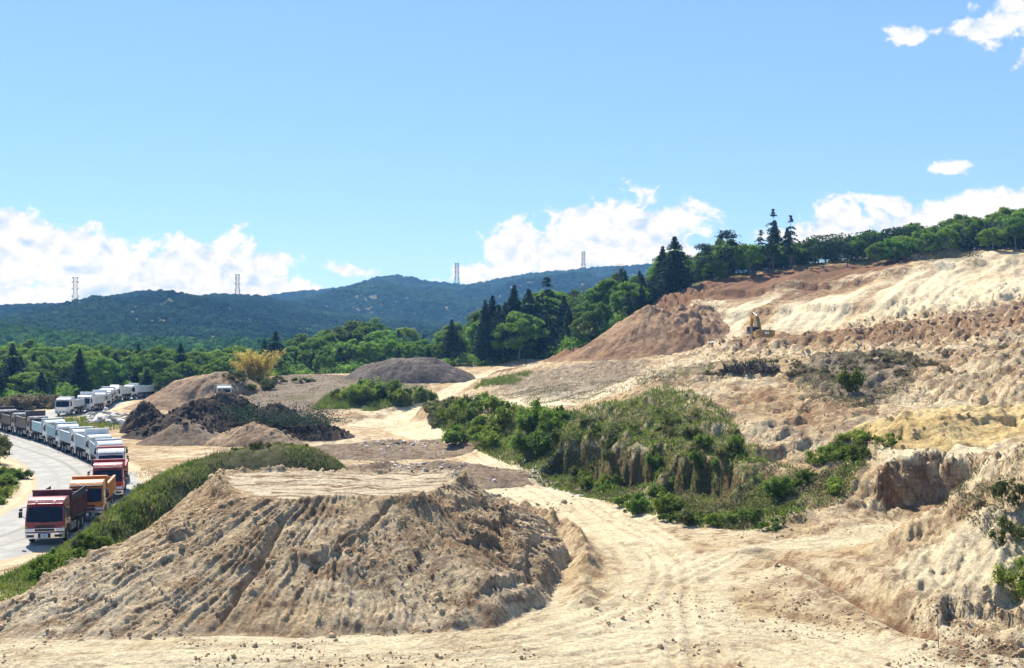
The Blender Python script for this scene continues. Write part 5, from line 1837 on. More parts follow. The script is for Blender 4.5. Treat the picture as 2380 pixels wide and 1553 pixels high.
# ------------------------------------------------------------------ pylons
def pylon(u, vtop, vbot, Y, label):
    x_, _, zt_ = P(u, vtop, Y)
    zb_ = P(u, vbot, Y)[2] - 6
    Hh = zt_ - zb_
    r = empty('pylon', (x_, Y, zb_), R(20))
    tag(r, label, 'pylon', 'pylons along the ridges')
    wb, wt_, ww = Hh * 0.105, Hh * 0.055, 0.17 * Hh / 40

    def wd(f):
        return wb + (wt_ - wb) * min(f / 0.55, 1)
    bm = bmesh.new()
    lv = np.linspace(0, 1, 9)
    for sx in (-1, 1):
        for sy in (-1, 1):
            for a, b in zip(lv, lv[1:]):
                bm_tube(bm, (sx * wd(a), sy * wd(a), a * Hh), (sx * wd(b), sy * wd(b), b * Hh), 0.34 * Hh / 40, n=4)
    link('leg', bm_mesh('leg', bm), MATS['lattice_steel'], r)
    bm = bmesh.new()
    for a, b in zip(lv, lv[1:]):
        for (c, d) in (((-1, -1), (1, -1)), ((1, -1), (1, 1)), ((1, 1), (-1, 1)), ((-1, 1), (-1, -1))):
            bm_tube(bm, (c[0] * wd(a), c[1] * wd(a), a * Hh), (d[0] * wd(b), d[1] * wd(b), b * Hh), ww * 0.8, n=4)
            bm_tube(bm, (d[0] * wd(a), d[1] * wd(a), a * Hh), (c[0] * wd(b), c[1] * wd(b), b * Hh), ww * 0.8, n=4)
            bm_tube(bm, (c[0] * wd(b), c[1] * wd(b), b * Hh), (d[0] * wd(b), d[1] * wd(b), b * Hh), ww, n=4)
    link('lattice', bm_mesh('lattice', bm), MATS['lattice_steel'], r)
    for f in (0.42, 0.66, 0.86, 0.99):
        bm = bmesh.new()
        L_ = Hh * (0.105 if f < 0.9 else 0.085)
        for s in (-1, 1):
            for sy in (-1, 1):
                bm_tube(bm, (s * wd(f), sy * wd(f), f * Hh), (s * L_, 0, f * Hh + 0.01 * Hh), ww * 1.8, n=4)
                bm_tube(bm, (s * wd(f), sy * wd(f), (f - 0.05) * Hh), (s * L_, 0, f * Hh + 0.01 * Hh), ww * 1.4, n=4)
            bm_tube(bm, (s * L_, 0, f * Hh), (s * L_, 0, f * Hh - 0.03 * Hh), ww * 1.3, n=5)
        link('cross_arm', bm_mesh('cross_arm', bm), MATS['lattice_steel'], r)


pylon(175, 645, 707, 1340, 'lattice pylon nearest the left end of the forested ridge')
pylon(552, 638, 688, 1345, 'lattice pylon on the ridge right of the small wooded summit')
pylon(1062, 612, 664, 2140, 'lattice pylon in the saddle of the far blue ridge')
pylon(1356, 585, 628, 2145, 'lattice pylon on the far ridge just before the hillside trees')

# ------------------------------------------------------------------ foliage meshes
def leaf_quads(pos, nrm, size, rg, asp=0.55):
    n = len(pos)
    nr_ = nrm + rg.normal(size=(n, 3)) * 0.55
    nr_ /= np.linalg.norm(nr_, axis=1)[:, None] + 1e-9
    t_ = np.cross(nr_, rg.normal(size=(n, 3)))
    t_ /= np.linalg.norm(t_, axis=1)[:, None] + 1e-9
    b_ = np.cross(nr_, t_)
    s = size[:, None] if np.ndim(size) else size
    v = np.stack([pos - t_ * s, pos + b_ * s * asp, pos + t_ * s, pos - b_ * s * asp], 1)
    return v.reshape(-1, 3)


def quads_mesh(name, v):
    return np_mesh(name, v, np.arange(len(v)).reshape(-1, 4))


def limb_mesh(name, segs):
    bm = bmesh.new()
    for (a, b, r0, r1) in segs:
        bm_tube(bm, a, b, r0, r1, n=7, cap=False)
    return bm_mesh(name, bm)


def broad_tree(seed, wide=0.38, nclump=46, per=95, leaf=0.27, low=0.22):
    """10 m high broadleaf: forked trunk and clumps of leaves round the limb ends"""
    rg = np.random.default_rng(seed)
    segs = []
    top = np.array([rg.normal() * 0.3, rg.normal() * 0.3, 6.2])
    base = np.array([0, 0, -0.6])
    mid = np.array([rg.normal() * 0.15, rg.normal() * 0.15, 3.0])
    segs += [(base, mid, 0.20, 0.15), (mid, top, 0.15, 0.07)]
    cen = []
    for k in range(nclump):
        th, ph = rg.uniform(0, 2 * math.pi), math.acos(rg.uniform(-0.75, 1))
        rr_ = rg.uniform(0.55, 1.0) ** 0.6
        h0 = 10 * (1 + low) / 2
        c = np.array([math.cos(th) * math.sin(ph) * wide * 10 * rr_, math.sin(th) * math.sin(ph) * wide * 10 * rr_, h0 + math.cos(ph) * 10 * (1 - low) / 2 * rr_ * 0.9])
        c[:2] *= 1.0 - 0.35 * max(0, (c[2] - 7) / 3)
        cen.append(c)
        if k % 4 == 0:
            st_ = mid + (top - mid) * rg.uniform(0, 1)
            segs.append((st_, c, 0.06, 0.02))
    V = []
    for c in cen:
        rc = rg.uniform(0.75, 1.35)
        n = int(per * rc ** 1.5)
        d = rg.normal(size=(n, 3))
        d /= np.linalg.norm(d, axis=1)[:, None]
        rad = rc * rg.random((n, 1)) ** 0.45
        p = c + d * rad * np.array([1, 1, 0.72])
        V.append(leaf_quads(p, d + np.array([0, 0, 0.6]), leaf * rg.uniform(0.6, 1.3, n), rg))
    return limb_mesh('trunk', segs), quads_mesh('crown', np.concatenate(V))


def conifer(seed, width=0.22, levels=26, nb=8, droop=0.35, gap=0.0, low=0.12):
    """10 m high conifer: straight stem, whorls of drooping boughs carrying needle sprays"""
    rg = np.random.default_rng(seed)
    segs = [(np.array([0, 0, -0.6]), np.array([0, 0, 9.9]), 0.17, 0.02)]
    V = []
    for k in range(levels):
        f = k / (levels - 1)
        z = 10 * (low + (1 - low) * f)
        if gap and rg.random() < gap:
            continue
        L = width * 10 * ((1 - f) ** 0.8 * (0.45 + 0.55 * min(1, f * 4)) + 0.03)
        for j in range(nb):
            if rg.random() < gap * 0.8:
                continue
            th = 2 * math.pi * (j + rg.random()) / nb
            l_ = L * rg.uniform(0.6, 1.2)
            m_ = max(4, int(13 * l_ / 1.6))
            s = np.linspace(0.12, 1, m_)
            p = np.stack([np.cos(th) * s * l_, np.sin(th) * s * l_, z + 0.15 * s * l_ - droop * l_ * s ** 2], 1)
            p = np.repeat(p, 2, 0) + rg.normal(size=(m_ * 2, 3)) * np.array([0.09, 0.09, 0.06])
            V.append(leaf_quads(p, np.tile([0.2 * np.cos(th), 0.2 * np.sin(th), 1.0], (m_ * 2, 1)), rg.uniform(0.14, 0.30, m_ * 2), rg, 0.6))
            if j % 3 == 0:
                segs.append((np.array([0, 0, z]), p[-1], 0.03, 0.008))
    return limb_mesh('trunk', segs), quads_mesh('crown', np.concatenate(V))


def pine(seed):
    """10 m high open pine: bare lower stem, flat plates of foliage"""
    rg = np.random.default_rng(seed)
    segs = [(np.array([0, 0, -0.6]), np.array([0.2, 0, 5]), 0.18, 0.13), (np.array([0.2, 0, 5]), np.array([0, 0.1, 9.6]), 0.13, 0.04)]
    V = []
    for k in range(22):
        z = rg.uniform(4.2, 9.7)
        th = rg.uniform(0, 6.28)
        L = rg.uniform(0.3, 1) * (2.5 - 0.18 * (z - 4))
        c = np.array([math.cos(th) * L, math.sin(th) * L, z])
        segs.append((np.array([0.1, 0, z - 0.35]), c, 0.045, 0.012))
        n = 85
        d = rg.normal(size=(n, 3)) * np.array([0.62, 0.62, 0.2])
        V.append(leaf_quads(c + d, np.tile([0, 0, 1.0], (n, 1)), rg.uniform(0.12, 0.28, n), rg))
    return limb_mesh('trunk', segs), quads_mesh('crown', np.concatenate(V))


BROAD = [broad_tree(21, 0.46, 58, 95, 0.30, 0.04), broad_tree(22, 0.52, 64, 95, 0.30, 0.02), broad_tree(23, 0.42, 54, 95, 0.30, 0.06), broad_tree(24, 0.44, 56, 95, 0.30, 0.0)]
BROAD_HI = [broad_tree(26, 0.44, 52, 95, 0.30, 0.22), broad_tree(27, 0.48, 56, 95, 0.30, 0.26), broad_tree(28, 0.40, 50, 95, 0.30, 0.2)]
CEDAR = [conifer(31, 0.32, 30, 10, low=0.05), conifer(32, 0.38, 27, 10, 0.45, 0.06, 0.06), conifer(33, 0.29, 32, 10, 0.3, low=0.03), conifer(34, 0.35, 26, 9, 0.5, 0.12, 0.1)]
FIR = [conifer(35, 0.27, 19, 7, 0.5, 0.22, 0.25), conifer(36, 0.24, 18, 7, 0.55, 0.28, 0.3)]
PINE = [pine(41), pine(42)]
BARE = []
rgb_ = np.random.default_rng(77)
for k in range(2):
    segs = [(np.array([0, 0, -0.6]), np.array([0.1, 0, 9.8]), 0.16, 0.02)]
    V = []
    for j in range(30):
        z = rgb_.uniform(3, 9.5)
        th = rgb_.uniform(0, 6.28)
        L = rgb_.uniform(.5, 1.6) * (1.2 - z / 14)
        c = np.array([math.cos(th) * L, math.sin(th) * L, z + 0.2])
        segs.append((np.array([0.05, 0, z]), c, 0.03, 0.008))
        d = rgb_.normal(size=(14, 3)) * 0.18
        V.append(leaf_quads(c + d, np.tile([0, 0, 1.0], (14, 1)), rgb_.uniform(0.06, 0.16, 14), rgb_))
    BARE.append((limb_mesh('trunk', segs), quads_mesh('crown', np.concatenate(V))))

SKYL = [(-300, 800), (0, 802), (60, 792), (130, 806), (200, 790), (280, 800), (340, 792), (400, 806), (480, 812), (560, 806), (620, 792), (650, 782), (700, 768), (760, 756), (800, 742), (860, 735), (905, 745), (950, 758), (1000, 765), (1040, 740), (1090, 748), (1125, 700), (1160, 715), (1195, 668), (1230, 690), (1270, 642),
        (1310, 672), (1350, 668), (1400, 655), (1440, 612), (1470, 628), (1520, 600), (1565, 562), (1600, 580), (1640, 562), (1690, 528), (1735, 560), (1770, 535), (1800, 492), (1815, 545), (1838, 506), (1865, 545), (1900, 562), (1960, 560), (2050, 547), (2150, 533), (2250, 512), (2380, 494), (2560, 480)]
_su, _sv = [p[0] for p in SKYL], [p[1] for p in SKYL]
TREES = []                                        # (u, Y, height, kind, zone)


def too_close(u, Y, dmin):
    x_ = hp(u, Y)
    for t_ in TREES:
        if abs(t_[1] - Y) < dmin and math.hypot(hp(t_[0], t_[1]) - x_, t_[1] - Y) < dmin:
            return True
    return False


def add_tree(u, Y, vtop, kind, zone, lo=5.0, hi_=21.0):
    x_ = hp(u, Y)
    g_ = float(ztop(x_, Y))
    h_ = (HC - (vtop - CV) / F * Y) - g_
    TREES.append((u, Y, min(max(h_, lo), hi_), kind, zone))


# trees one notices first
for (u, Y, vt, kd, zn) in ((1797, 266, 488, 'fir', 'C'), (1838, 267, 503, 'fir', 'C'), (1768, 270, 532, 'fir', 'C'), (1690, 268, 527, 'pine', 'C'), (1568, 266, 552, 'cedar', 'C'), (1540, 270, 575, 'cedar', 'C'), (1636, 270, 560, 'pine', 'C'),
                           (1745, 265.5, 565, 'broad', 'C'), (1660, 267, 600, 'broad', 'C'), (1440, 278, 608, 'bare', 'C'), (1405, 280, 640, 'bare', 'C'), (1357, 276, 655, 'bare', 'C'), (1330, 277, 668, 'bare', 'C'),
                           (1272, 270, 640, 'fir', 'B'), (1195, 268, 666, 'cedar', 'B'), (1228, 274, 675, 'cedar', 'B'), (1128, 266, 700, 'cedar', 'B'), (1160, 269, 712, 'cedar', 'B'), (1050, 268, 745, 'cedar', 'B'), (640, 262, 772, 'cedar', 'B'), (615, 266, 790, 'cedar', 'B'),
                           (268, 246, 822, 'cedar', 'A'), (185, 235, 812, 'cedar', 'A'), (30, 232, 800, 'cedar', 'A'), (420, 262, 800, 'cedar', 'A'), (1175, 267, 705, 'cedar', 'B'), (1250, 271, 690, 'cedar', 'B'), (1145, 273, 690, 'cedar', 'B')):
    add_tree(u, Y, vt, kd, zn, 5.0, 24.0)
rt = random.Random(12)


def fill(zone, u0, u1, y0, y1, n, dmin, mix, front_drop, hmin=5.0, hmax=16.0):
    k = tries = 0
    while k < n and tries < n * 60:
        tries += 1
        u = rt.uniform(u0, u1)
        Y = y0(u) + (y1 - y0(u)) * rt.random() ** 1.25
        if too_close(u, Y, dmin):
            continue
        depth = (Y - y0(u)) / (y1 - y0(u))
        sk = float(np.interp(u, _su, _sv))
        vt = sk + 6 + front_drop * (1 - depth) ** 1.3 * rt.uniform(0.35, 1.0) + abs(rt.gauss(0, 9))
        kd = mix(u, depth, rt)
        if kd == 'broad':
            vt += {'A': -16, 'B': -8, 'C': -4, 'D': -30}[zone]
            if 1755 < u < 1860:
                vt += 28
        add_tree(u, Y, vt, kd, zone, hmin, hmax)
        k += 1


def mixA(u, d, r_):
    p = 0.30 if u < 240 else (0.55 if u < 320 else 0.14)
    return 'cedar' if r_.random() < p + 0.28 * d else 'broad'


def mixB(u, d, r_):
    p = 0.22 if u < 1000 else 0.45
    return 'cedar' if r_.random() < p + 0.12 * d else ('pine' if r_.random() < 0.08 else 'broad')


def mixC(u, d, r_):
    q_ = r_.random()
    return 'cedar' if q_ < 0.28 else ('pine' if q_ < 0.38 else ('fir' if q_ < 0.46 else 'broad'))


fill('A', -60, 560, lambda u: 219.0 if u < 120 else (240.0 if u < 330 else 236.0), 300, 96, 4.6, mixA, 80, 6.0, 13.0)
fill('B', 560, 1215, lambda u: 252.0 if u < 800 else 262.0, 330, 80, 4.3, mixB, 75, 5.0, 14.5)
fill('C', 1290, 1500, lambda u: float(np.interp(u, [1290, 1335, 1400, 1470, 1500], [264, 254, 249, 251, 256])), 275, 16, 3.6, mixC, 70, 6.0, 15.0)
fill('C', 1225, 1880, lambda u: 270.0 if u < 1480 else 264.5, 322, 78, 4.2, mixC, 85, 6.0, 14.0)
fill('D', 1870, 2460, lambda u: float(np.interp(u, [1870, 2060, 2140, 2260, 2460], [264.5, 260.5, 257.5, 253, 248])), 300, 84, 3.6, lambda u, d, r_: 'broad' if r_.random() < 0.62 else ('pine' if r_.random() < 0.7 else 'cedar'), 34, 5.5, 13.0)

KINDS = dict(broad=(BROAD, 'leaf_broad', 'bark_pale', 'leafy green tree'), cedar=(CEDAR, 'leaf_conifer', 'bark', 'dark dense conifer'), fir=(FIR, 'leaf_conifer', 'bark', 'tall tiered fir'),
             pine=(PINE, 'leaf_conifer', 'bark', 'open-crowned pine'), bare=(BARE, 'leaf_conifer', 'bark_pale', 'thin half-bare tree'))
ZN = dict(A='in the wood behind the parked trucks', B='in the wood behind the grey chip mound', C='on the hillside above the brown mound', D='along the top of the pale sand face')
NAMES = dict(broad='broadleaf_tree', cedar='conifer_tree', fir='fir_tree', pine='pine_tree', bare='bare_tree')
cnt = {}
for (u, Y, h_, kd, zn) in sorted(TREES):
    c_ = cnt[(kd, zn)] = cnt.get((kd, zn), 0) + 1
    shapes, lm, bk, desc = KINDS[kd]
    if kd == 'broad' and zn in 'CD' and rt.random() < (0.5 if zn == 'C' else 0.2):
        shapes = BROAD_HI
    tr_m, cr_m = shapes[rt.randrange(len(shapes))]
    x_ = hp(u, Y)
    r = empty(NAMES[kd], (x_, Y, float(ztop(x_, Y))), rt.uniform(0, 6.28))
    wsc = h_ / 10 * rt.uniform(0.88, 1.15) * (1.18 if h_ < 8 else 1.0)
    r.scale = (wsc, wsc, h_ / 10)
    suf = {1: 'st', 2: 'nd', 3: 'rd'}.get(c_ % 10 if c_ % 100 not in (11, 12, 13) else 0, 'th')
    tag(r, '%d%s %s from the left %s' % (c_, suf, desc, ZN[zn]), 'tree', 'trees ' + ZN[zn])
    link('trunk', tr_m, MATS[bk], r)
    link('crown', cr_m, MATS[lm], r)

# yellow bamboo clump
rg = np.random.default_rng(91)
V, segs = [], []
for k in range(46):
    th, lean = rg.uniform(0, 6.28), rg.uniform(0.05, 0.55)
    H_ = rg.uniform(4.5, 8.2)
    b0 = np.array([rg.normal() * 1.4, rg.normal() * 1.0, -0.2])
    s = np.linspace(0, 1, 9)
    path = b0 + np.stack([np.cos(th) * lean * H_ * s ** 2, np.sin(th) * lean * H_ * s ** 2, H_ * s * (1 - 0.12 * s)], 1)
    for a, b in zip(path, path[1:]):
        segs.append((a, b, 0.03, 0.03))
    for q_ in np.linspace(0.2, 1, 30):
        c = np.array([np.interp(q_, s, path[:, i]) for i in range(3)])
        d = rg.normal(size=(10, 3)) * np.array([0.36, 0.36, 0.26]) * (1.25 - 0.5 * q_)
        V.append(leaf_quads(c + d, np.tile([0, 0, .7], (10, 1)), rg.uniform(0.12, 0.28, 10), rg, 0.3))
bx_, by_ = hp(597, 219), 219.0
r = empty('bamboo_clump', (bx_, by_, float(ztop(bx_, by_))))
tag(r, 'yellow bamboo clump at the edge of the green wood', 'bamboo')
link('stem', limb_mesh('stem', segs), MATS['bark_pale'], r)
link('foliage', quads_mesh('foliage', np.concatenate(V)), MATS['leaf_bamboo'], r)


# ------------------------------------------------------------------ shrubs
def shrub_mesh(seed, n_cl=16, per=110, leaf=0.10, flat=0.75):
    rg = np.random.default_rng(seed)
    V, segs = [], []
    lobes = [(rg.normal() * 0.55, rg.normal() * 0.55, rg.uniform(0.35, 1.1), rg.uniform(0.3, 0.6)) for _ in range(5)]
    for k in range(n_cl):
        lb_ = lobes[k % 5]
        d = rg.normal(size=3)
        d /= np.linalg.norm(d)
        c = np.array([lb_[0] + d[0] * lb_[3], lb_[1] + d[1] * lb_[3], max(0.1, lb_[2] + d[2] * lb_[3] * flat)]) * rg.uniform(0.75, 1.05)
        segs.append((np.array([d[0] * .06, d[1] * .06, -0.25]), c, 0.022, 0.006))
        e = rg.normal(size=(per, 3))
        e /= np.linalg.norm(e, axis=1)[:, None]
        p = c + e * rg.random((per, 1)) ** 0.7 * rg.uniform(0.22, 0.48)
        V.append(leaf_quads(p, e + np.array([0, 0, .5]), leaf * rg.uniform(.6, 1.3, per), rg))
    for k in range(26):                            # stray shoots
        th = rg.uniform(0, 6.28)
        c = np.array([math.cos(th) * rg.uniform(.2, .9), math.sin(th) * rg.uniform(.2, .9), rg.uniform(.7, 1.25)])
        V.append(leaf_quads(c + rg.normal(size=(7, 3)) * 0.06, np.tile([0, 0, 1.], (7, 1)), leaf * rg.uniform(.5, 1., 7), rg))
    return limb_mesh('stem', segs), quads_mesh('foliage', np.concatenate(V))


SHR = [shrub_mesh(61), shrub_mesh(62, 20), shrub_mesh(63, 14, 120, 0.12)]
SHS = {}


def shrub(x_, y_, s, label, mat='leaf_shrub', group=None, hs=1.0, zoff=0.0):
    r = empty('shrub', (x_, y_, float(ztop(x_, y_)) + zoff), rt.uniform(0, 6.28))
    r.scale = (s, s, s * hs)
    tag(r, label, 'shrub', group)
    a, b = SHR[rt.randrange(3)]
    link('stem', a, MATS['bark'], r)
    link('foliage', b, MATS[mat], r)


def ordinal(c_):
    return '%d%s' % (c_, {1: 'st', 2: 'nd', 3: 'rd'}.get(c_ % 10 if c_ % 100 not in (11, 12, 13) else 0, 'th'))


def shrub_band(pts, n, s0, s1, desc, mat, group, hs=1.0, jit=1.5, zoff=-0.15):
    ln = smooth_line([((u - CU) / F * Y, Y) for (u, Y) in pts], 12)
    ps = []
    for k in range(n):
        e = ln[min(len(ln) - 1, int((k + rt.random()) / n * len(ln)))]
        ps.append((e[0] + rt.gauss(0, jit), e[1] + rt.gauss(0, jit), rt.uniform(s0, s1)))
    ps.sort(key=lambda p: p[0] / p[1])
    for i, p in enumerate(ps):
        shrub(p[0], p[1], p[2], desc % ordinal(i + 1), mat, group, hs * rt.uniform(0.85, 1.2), zoff)


shrub_band([(1090, 152), (1130, 138), (1190, 127), (1250, 120), (1290, 114)], 20, 1.1, 1.9, 'bright green bush on the bank over the dark hollow, %s from the left', 'leaf_shrub', 'bushes at the upper end of the bank')
shrub_band([(1290, 115), (1370, 110), (1450, 107), (1540, 105), (1620, 100), (1690, 95)], 26, 0.4, 0.85, 'olive bush on the steep upper bank, %s from the left', 'leaf_weed', 'bushes on the steep bank', 1.0, 2.2)
shrub_band([(1330, 106), (1420, 102), (1500, 98), (1580, 96), (1670, 92), (1720, 90)], 18, 0.45, 0.9, 'dark green bush halfway down the steep bank, %s from the left', 'leaf_shrub', 'bushes halfway down the bank', 1.2, 1.8)
shrub_band([(1450, 88.5), (1490, 86), (1530, 83.5), (1600, 80.5), (1690, 79), (1760, 79.5)], 18, 0.4, 0.85, 'low green bush along the foot of the bank, %s from the left', 'leaf_shrub', 'bushes along the foot of the bank', 1.0, 0.9)
shrub_band([(1790, 79.5), (1850, 83), (1910, 87), (1970, 90), (2030, 92)], 17, 0.45, 0.95, 'vivid green bush climbing the slope to the yellow sand heap, %s from the left', 'leaf_shrub', 'bushes climbing to the yellow sand heap', 1.05, 1.3)
shrub_band([(1000, 170), (1050, 158), (1090, 150)], 8, 1.0, 1.8, 'olive bush where the bank meets the dirt track, %s from the left', 'leaf_weed', 'bushes beside the dirt track', 0.8, 2.0)
shrub_band([(800, 186), (850, 184), (900, 186), (940, 190)], 14, 1.5, 2.5, 'green bush below the grey chip mound, %s from the left', 'leaf_shrub', 'bushes below the chip mound', 1.0, 2.0)
shrub_band([(560, 204), (600, 210), (640, 214)], 9, 1.0, 1.9, 'olive bush under the yellow bamboo, %s from the left', 'leaf_weed', 'bushes under the bamboo', 0.8, 2.2)
shrub_band([(-150, 108), (-110, 118), (-80, 128), (-70, 121), (-60, 112)], 16, 0.9, 1.7, 'leafy bush on the verge inside the road bend, %s from the left', 'leaf_weed', 'bushes inside the road bend', 1.1, 2.0)
shrub_band([(-110, 86), (-70, 90), (-25, 96), (-10, 104)], 18, 0.6, 1.1, 'low green bush on the verge beside the pale road, %s from the left', 'leaf_shrub', 'bushes on the road verge', 0.8, 2.0)
shrub_band([(-60, 206), (0, 203), (60, 202), (120, 206)], 16, 1.4, 2.4, 'brownish thicket at the road bend before the wood, %s from the left', 'leaf_dry', 'thickets at the road bend', 0.8, 2.5)
shrub_band([(215, 67), (160, 64.5), (120, 63)], 10, 0.35, 0.8, 'small weedy bush at the road edge by the maroon truck, %s from the left', 'leaf_shrub', 'weeds by the maroon truck', 1.1, 0.7, -0.1)
shrub_band([(130, 64.5), (215, 69), (300, 74), (370, 80), (480, 84), (600, 85.5), (720, 85.5)], 30, 0.16, 0.32, 'small weed clump on the grassy bank beside the trucks, %s from the left', 'leaf_weed', 'weed clumps on the grassy bank', 1.1, 0.9, -0.05)
shrub_band([(1640, 152), (1720, 146), (1790, 142)], 9, 0.4, 0.8, 'low grey-green bush under the pile of stumps, %s from the left', 'leaf_weed', 'bushes under the stumps', 0.7, 1.5)
shrub_band([(1850, 128), (1950, 132), (2060, 128), (2120, 116)], 34, 0.5, 1.1, 'dry grey-green scrub on the weathered knoll, %s from the left', 'leaf_dry', 'scrub on the weathered knoll', 0.7, 5.0)
for i, (u, v, s, hs, lb, mt) in enumerate(((1990, 915, 1.1, 1.5, 'single fresh green bush standing out on the weathered knoll', 'leaf_shrub'), (2372, 1385, 0.8, 1.6, 'dense green bush at the right edge above the ditch', 'leaf_shrub'),
                                           (1590, 1222, 0.9, 0.9, 'dark bush beside the haul road at the end of the gully', 'leaf_weed'), (2365, 1175, 0.9, 1.3, 'grey-green bush high on the near right bank', 'leaf_weed'), (2340, 1250, 0.7, 1.2, 'small olive bush halfway up the near right bank', 'leaf_weed'),
                                           (1955, 1065, 0.8, 1.2, 'upright light green bush above the others by the sand heap', 'leaf_shrub'), (1765, 1190, 0.5, 0.8, 'tiny lone bush on the bare slope below the sand heap', 'leaf_weed'))):
    q_ = hit(u, v)
    shrub(q_[0], q_[1], s, lb, mt, None, hs, -0.1)

# ------------------------------------------------------------------ uncountable grass and weeds
def leaf_mass(name, label, pts, hmax, leaf, mat, seed, cat, thr=-0.2, sc=2.5):
    rg = np.random.default_rng(seed)
    f = fbm(pts[:, 0] / sc, pts[:, 1] / sc, 3, seed)
    pts = pts[f > thr]
    f = f[f > thr]
    h = hmax * np.clip(f - thr + 0.15, 0, 1) * rg.random(len(pts)) ** 0.7
    p = np.column_stack([pts, ztop(pts[:, 0], pts[:, 1]) + h])
    v = leaf_quads(p, np.tile([0, -.1, .8], (len(p), 1)), leaf * rg.uniform(.6, 1.35, len(p)), rg, 0.5)
    o = link(name, quads_mesh(name, v), MATS[mat])
    tag(o, label, cat, kind='stuff')


BANK = pp((1010, 174), (1100, 148), (1270, 124), (1350, 115), (1450, 112), (1560, 112), (1640, 106), (1720, 97), (1790, 89), (1900, 86), (2020, 88), (1960, 80), (1800, 77.5), (1700, 77), (1550, 81), (1440, 88), (1330, 97), (1150, 120), (985, 167))
leaf_mass('bank_weeds', 'tangled green weeds and creepers covering the gully bank', scatter_in(BANK, 60000, np.random.default_rng(3)), 0.85, 0.10, 'leaf_weed', 31, 'weeds', 0.04)
leaf_mass('dry_creepers', 'straw-coloured dead stems hanging among the weeds of the gully bank', scatter_in(BANK, 26000, np.random.default_rng(6)), 0.8, 0.10, 'leaf_dry', 37, 'weeds', 0.0, 1.6)
leaf_mass('bank_creepers', 'fresh green creepers hanging over the gully bank', scatter_in(BANK, 22000, np.random.default_rng(4)), 1.1, 0.11, 'leaf_shrub', 33, 'creepers', 0.06, 3.0)
SCR = [pp((1820, 132), (1900, 146), (2100, 142), (2160, 122), (2080, 106), (1880, 108)), pp((1480, 160), (1620, 168), (1840, 160), (1800, 128), (1600, 126), (1480, 138)), pp((2170, 72), (2460, 67), (2460, 52), (2250, 60)), pp((560, 182), (580, 226), (760, 232), (1000, 220), (980, 188), (760, 174)), pp((1150, 180), (1300, 178), (1500, 165), (1400, 146), (1250, 148))]
sq = np.concatenate([scatter_in(p_, n_, np.random.default_rng(60 + i_)) for i_, (p_, n_) in enumerate(zip(SCR, (26000, 15000, 4500, 12000, 9000)))])
leaf_mass('scrub', 'low grey-green scrub over the weathered slopes', sq, 0.55, 0.09, 'leaf_scrub', 39, 'scrub', 0.02, 3.2)
ED = smooth_line([((u - CU) / F * Y, Y) for (u, Y) in ((-80, 216), (60, 217), (130, 228), (230, 240), (330, 240), (450, 236), (560, 238), (640, 250), (780, 252), (900, 262), (1100, 262), (1215, 266), (1290, 265), (1335, 252), (1400, 248), (1470, 250))], 14)
eg = np.random.default_rng(44)
ix = eg.integers(0, len(ED), 36000)
ep = np.array(ED)[ix] + eg.normal(size=(36000, 2)) * np.array([1.6, 1.2])
ep[:, 1] += np.abs(eg.normal(size=36000)) * 3.2
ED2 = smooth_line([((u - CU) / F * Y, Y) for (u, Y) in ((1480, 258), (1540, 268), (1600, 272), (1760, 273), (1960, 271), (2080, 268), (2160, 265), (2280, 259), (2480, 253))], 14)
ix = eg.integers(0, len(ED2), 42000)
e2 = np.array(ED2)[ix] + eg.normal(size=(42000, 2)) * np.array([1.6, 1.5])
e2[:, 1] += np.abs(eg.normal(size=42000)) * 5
leaf_mass('thicket', 'added dark thicket standing in for shade between the trunks of the hillside wood', e2, 7.0, 0.30, 'leaf_conifer', 36, 'thicket', -0.6, 5.0)  # dark foliage added behind the front trees as painted shade, closing sky gaps
leaf_mass('undergrowth', 'leafy undergrowth along the edge of the woods', ep, 3.4, 0.30, 'leaf_broad', 35, 'undergrowth', -0.35, 4.0)

def blades(name, label, pts, hgt, mat, seed, wid=0.03, parent=None, cat=None, spread=0.35):
    rg = np.random.default_rng(seed)
    n = len(pts)
    th = rg.uniform(0, 6.28, n)
    ln_ = rg.normal(size=(n, 2)) * spread
    d = np.stack([np.cos(th), np.sin(th), np.zeros(n)], 1) * (wid * rg.uniform(.6, 1.4, n))[:, None]
    up = np.column_stack([ln_ * hgt[:, None], hgt])
    v = np.stack([pts - d, pts + d, pts + up], 1).reshape(-1, 3)
    me = np_mesh(name, v, tris=np.arange(len(v)).reshape(-1, 3))
    o = link(name, me, MATS[mat], parent)
    tag(o, label, cat, kind='stuff')
    return o


rg = np.random.default_rng(55)
q = np.column_stack([rg.uniform(-33, -8, 90000), rg.uniform(58, 92, 90000)])
hq = h_grass(q[:, 0], q[:, 1])
q = q[(hq > 0.03) & (poly_sd(q[:, 0], q[:, 1], TOP) < -0.5)]
q = q[fbm(q[:, 0] / 2.2, q[:, 1] / 2.2, 3, 7) > -0.22 + 0.3 * rg.random(len(q)) - 0.15]
blades('grass', None, np.column_stack([q, ztop(q[:, 0], q[:, 1]) - 0.05]), rg.uniform(.10, .30, len(q)) * (0.7 + 0.5 * (fbm(q[:, 0] / 1.5, q[:, 1] / 1.5, 2, 8) + 0.5)), 'grass_blade', 1, 0.04, grassy)
qd = q[(fbm(q[:, 0] / 1.3, q[:, 1] / 1.3, 3, 9) > 0.05)][::3]
blades('dry_grass', None, np.column_stack([qd, ztop(qd[:, 0], qd[:, 1]) - 0.05]), rg.uniform(.2, .6, len(qd)), 'grass_dry', 5, 0.03, grassy)


def zone_pts(poly, n, seed):
    return scatter_in(poly, n, np.random.default_rng(seed))


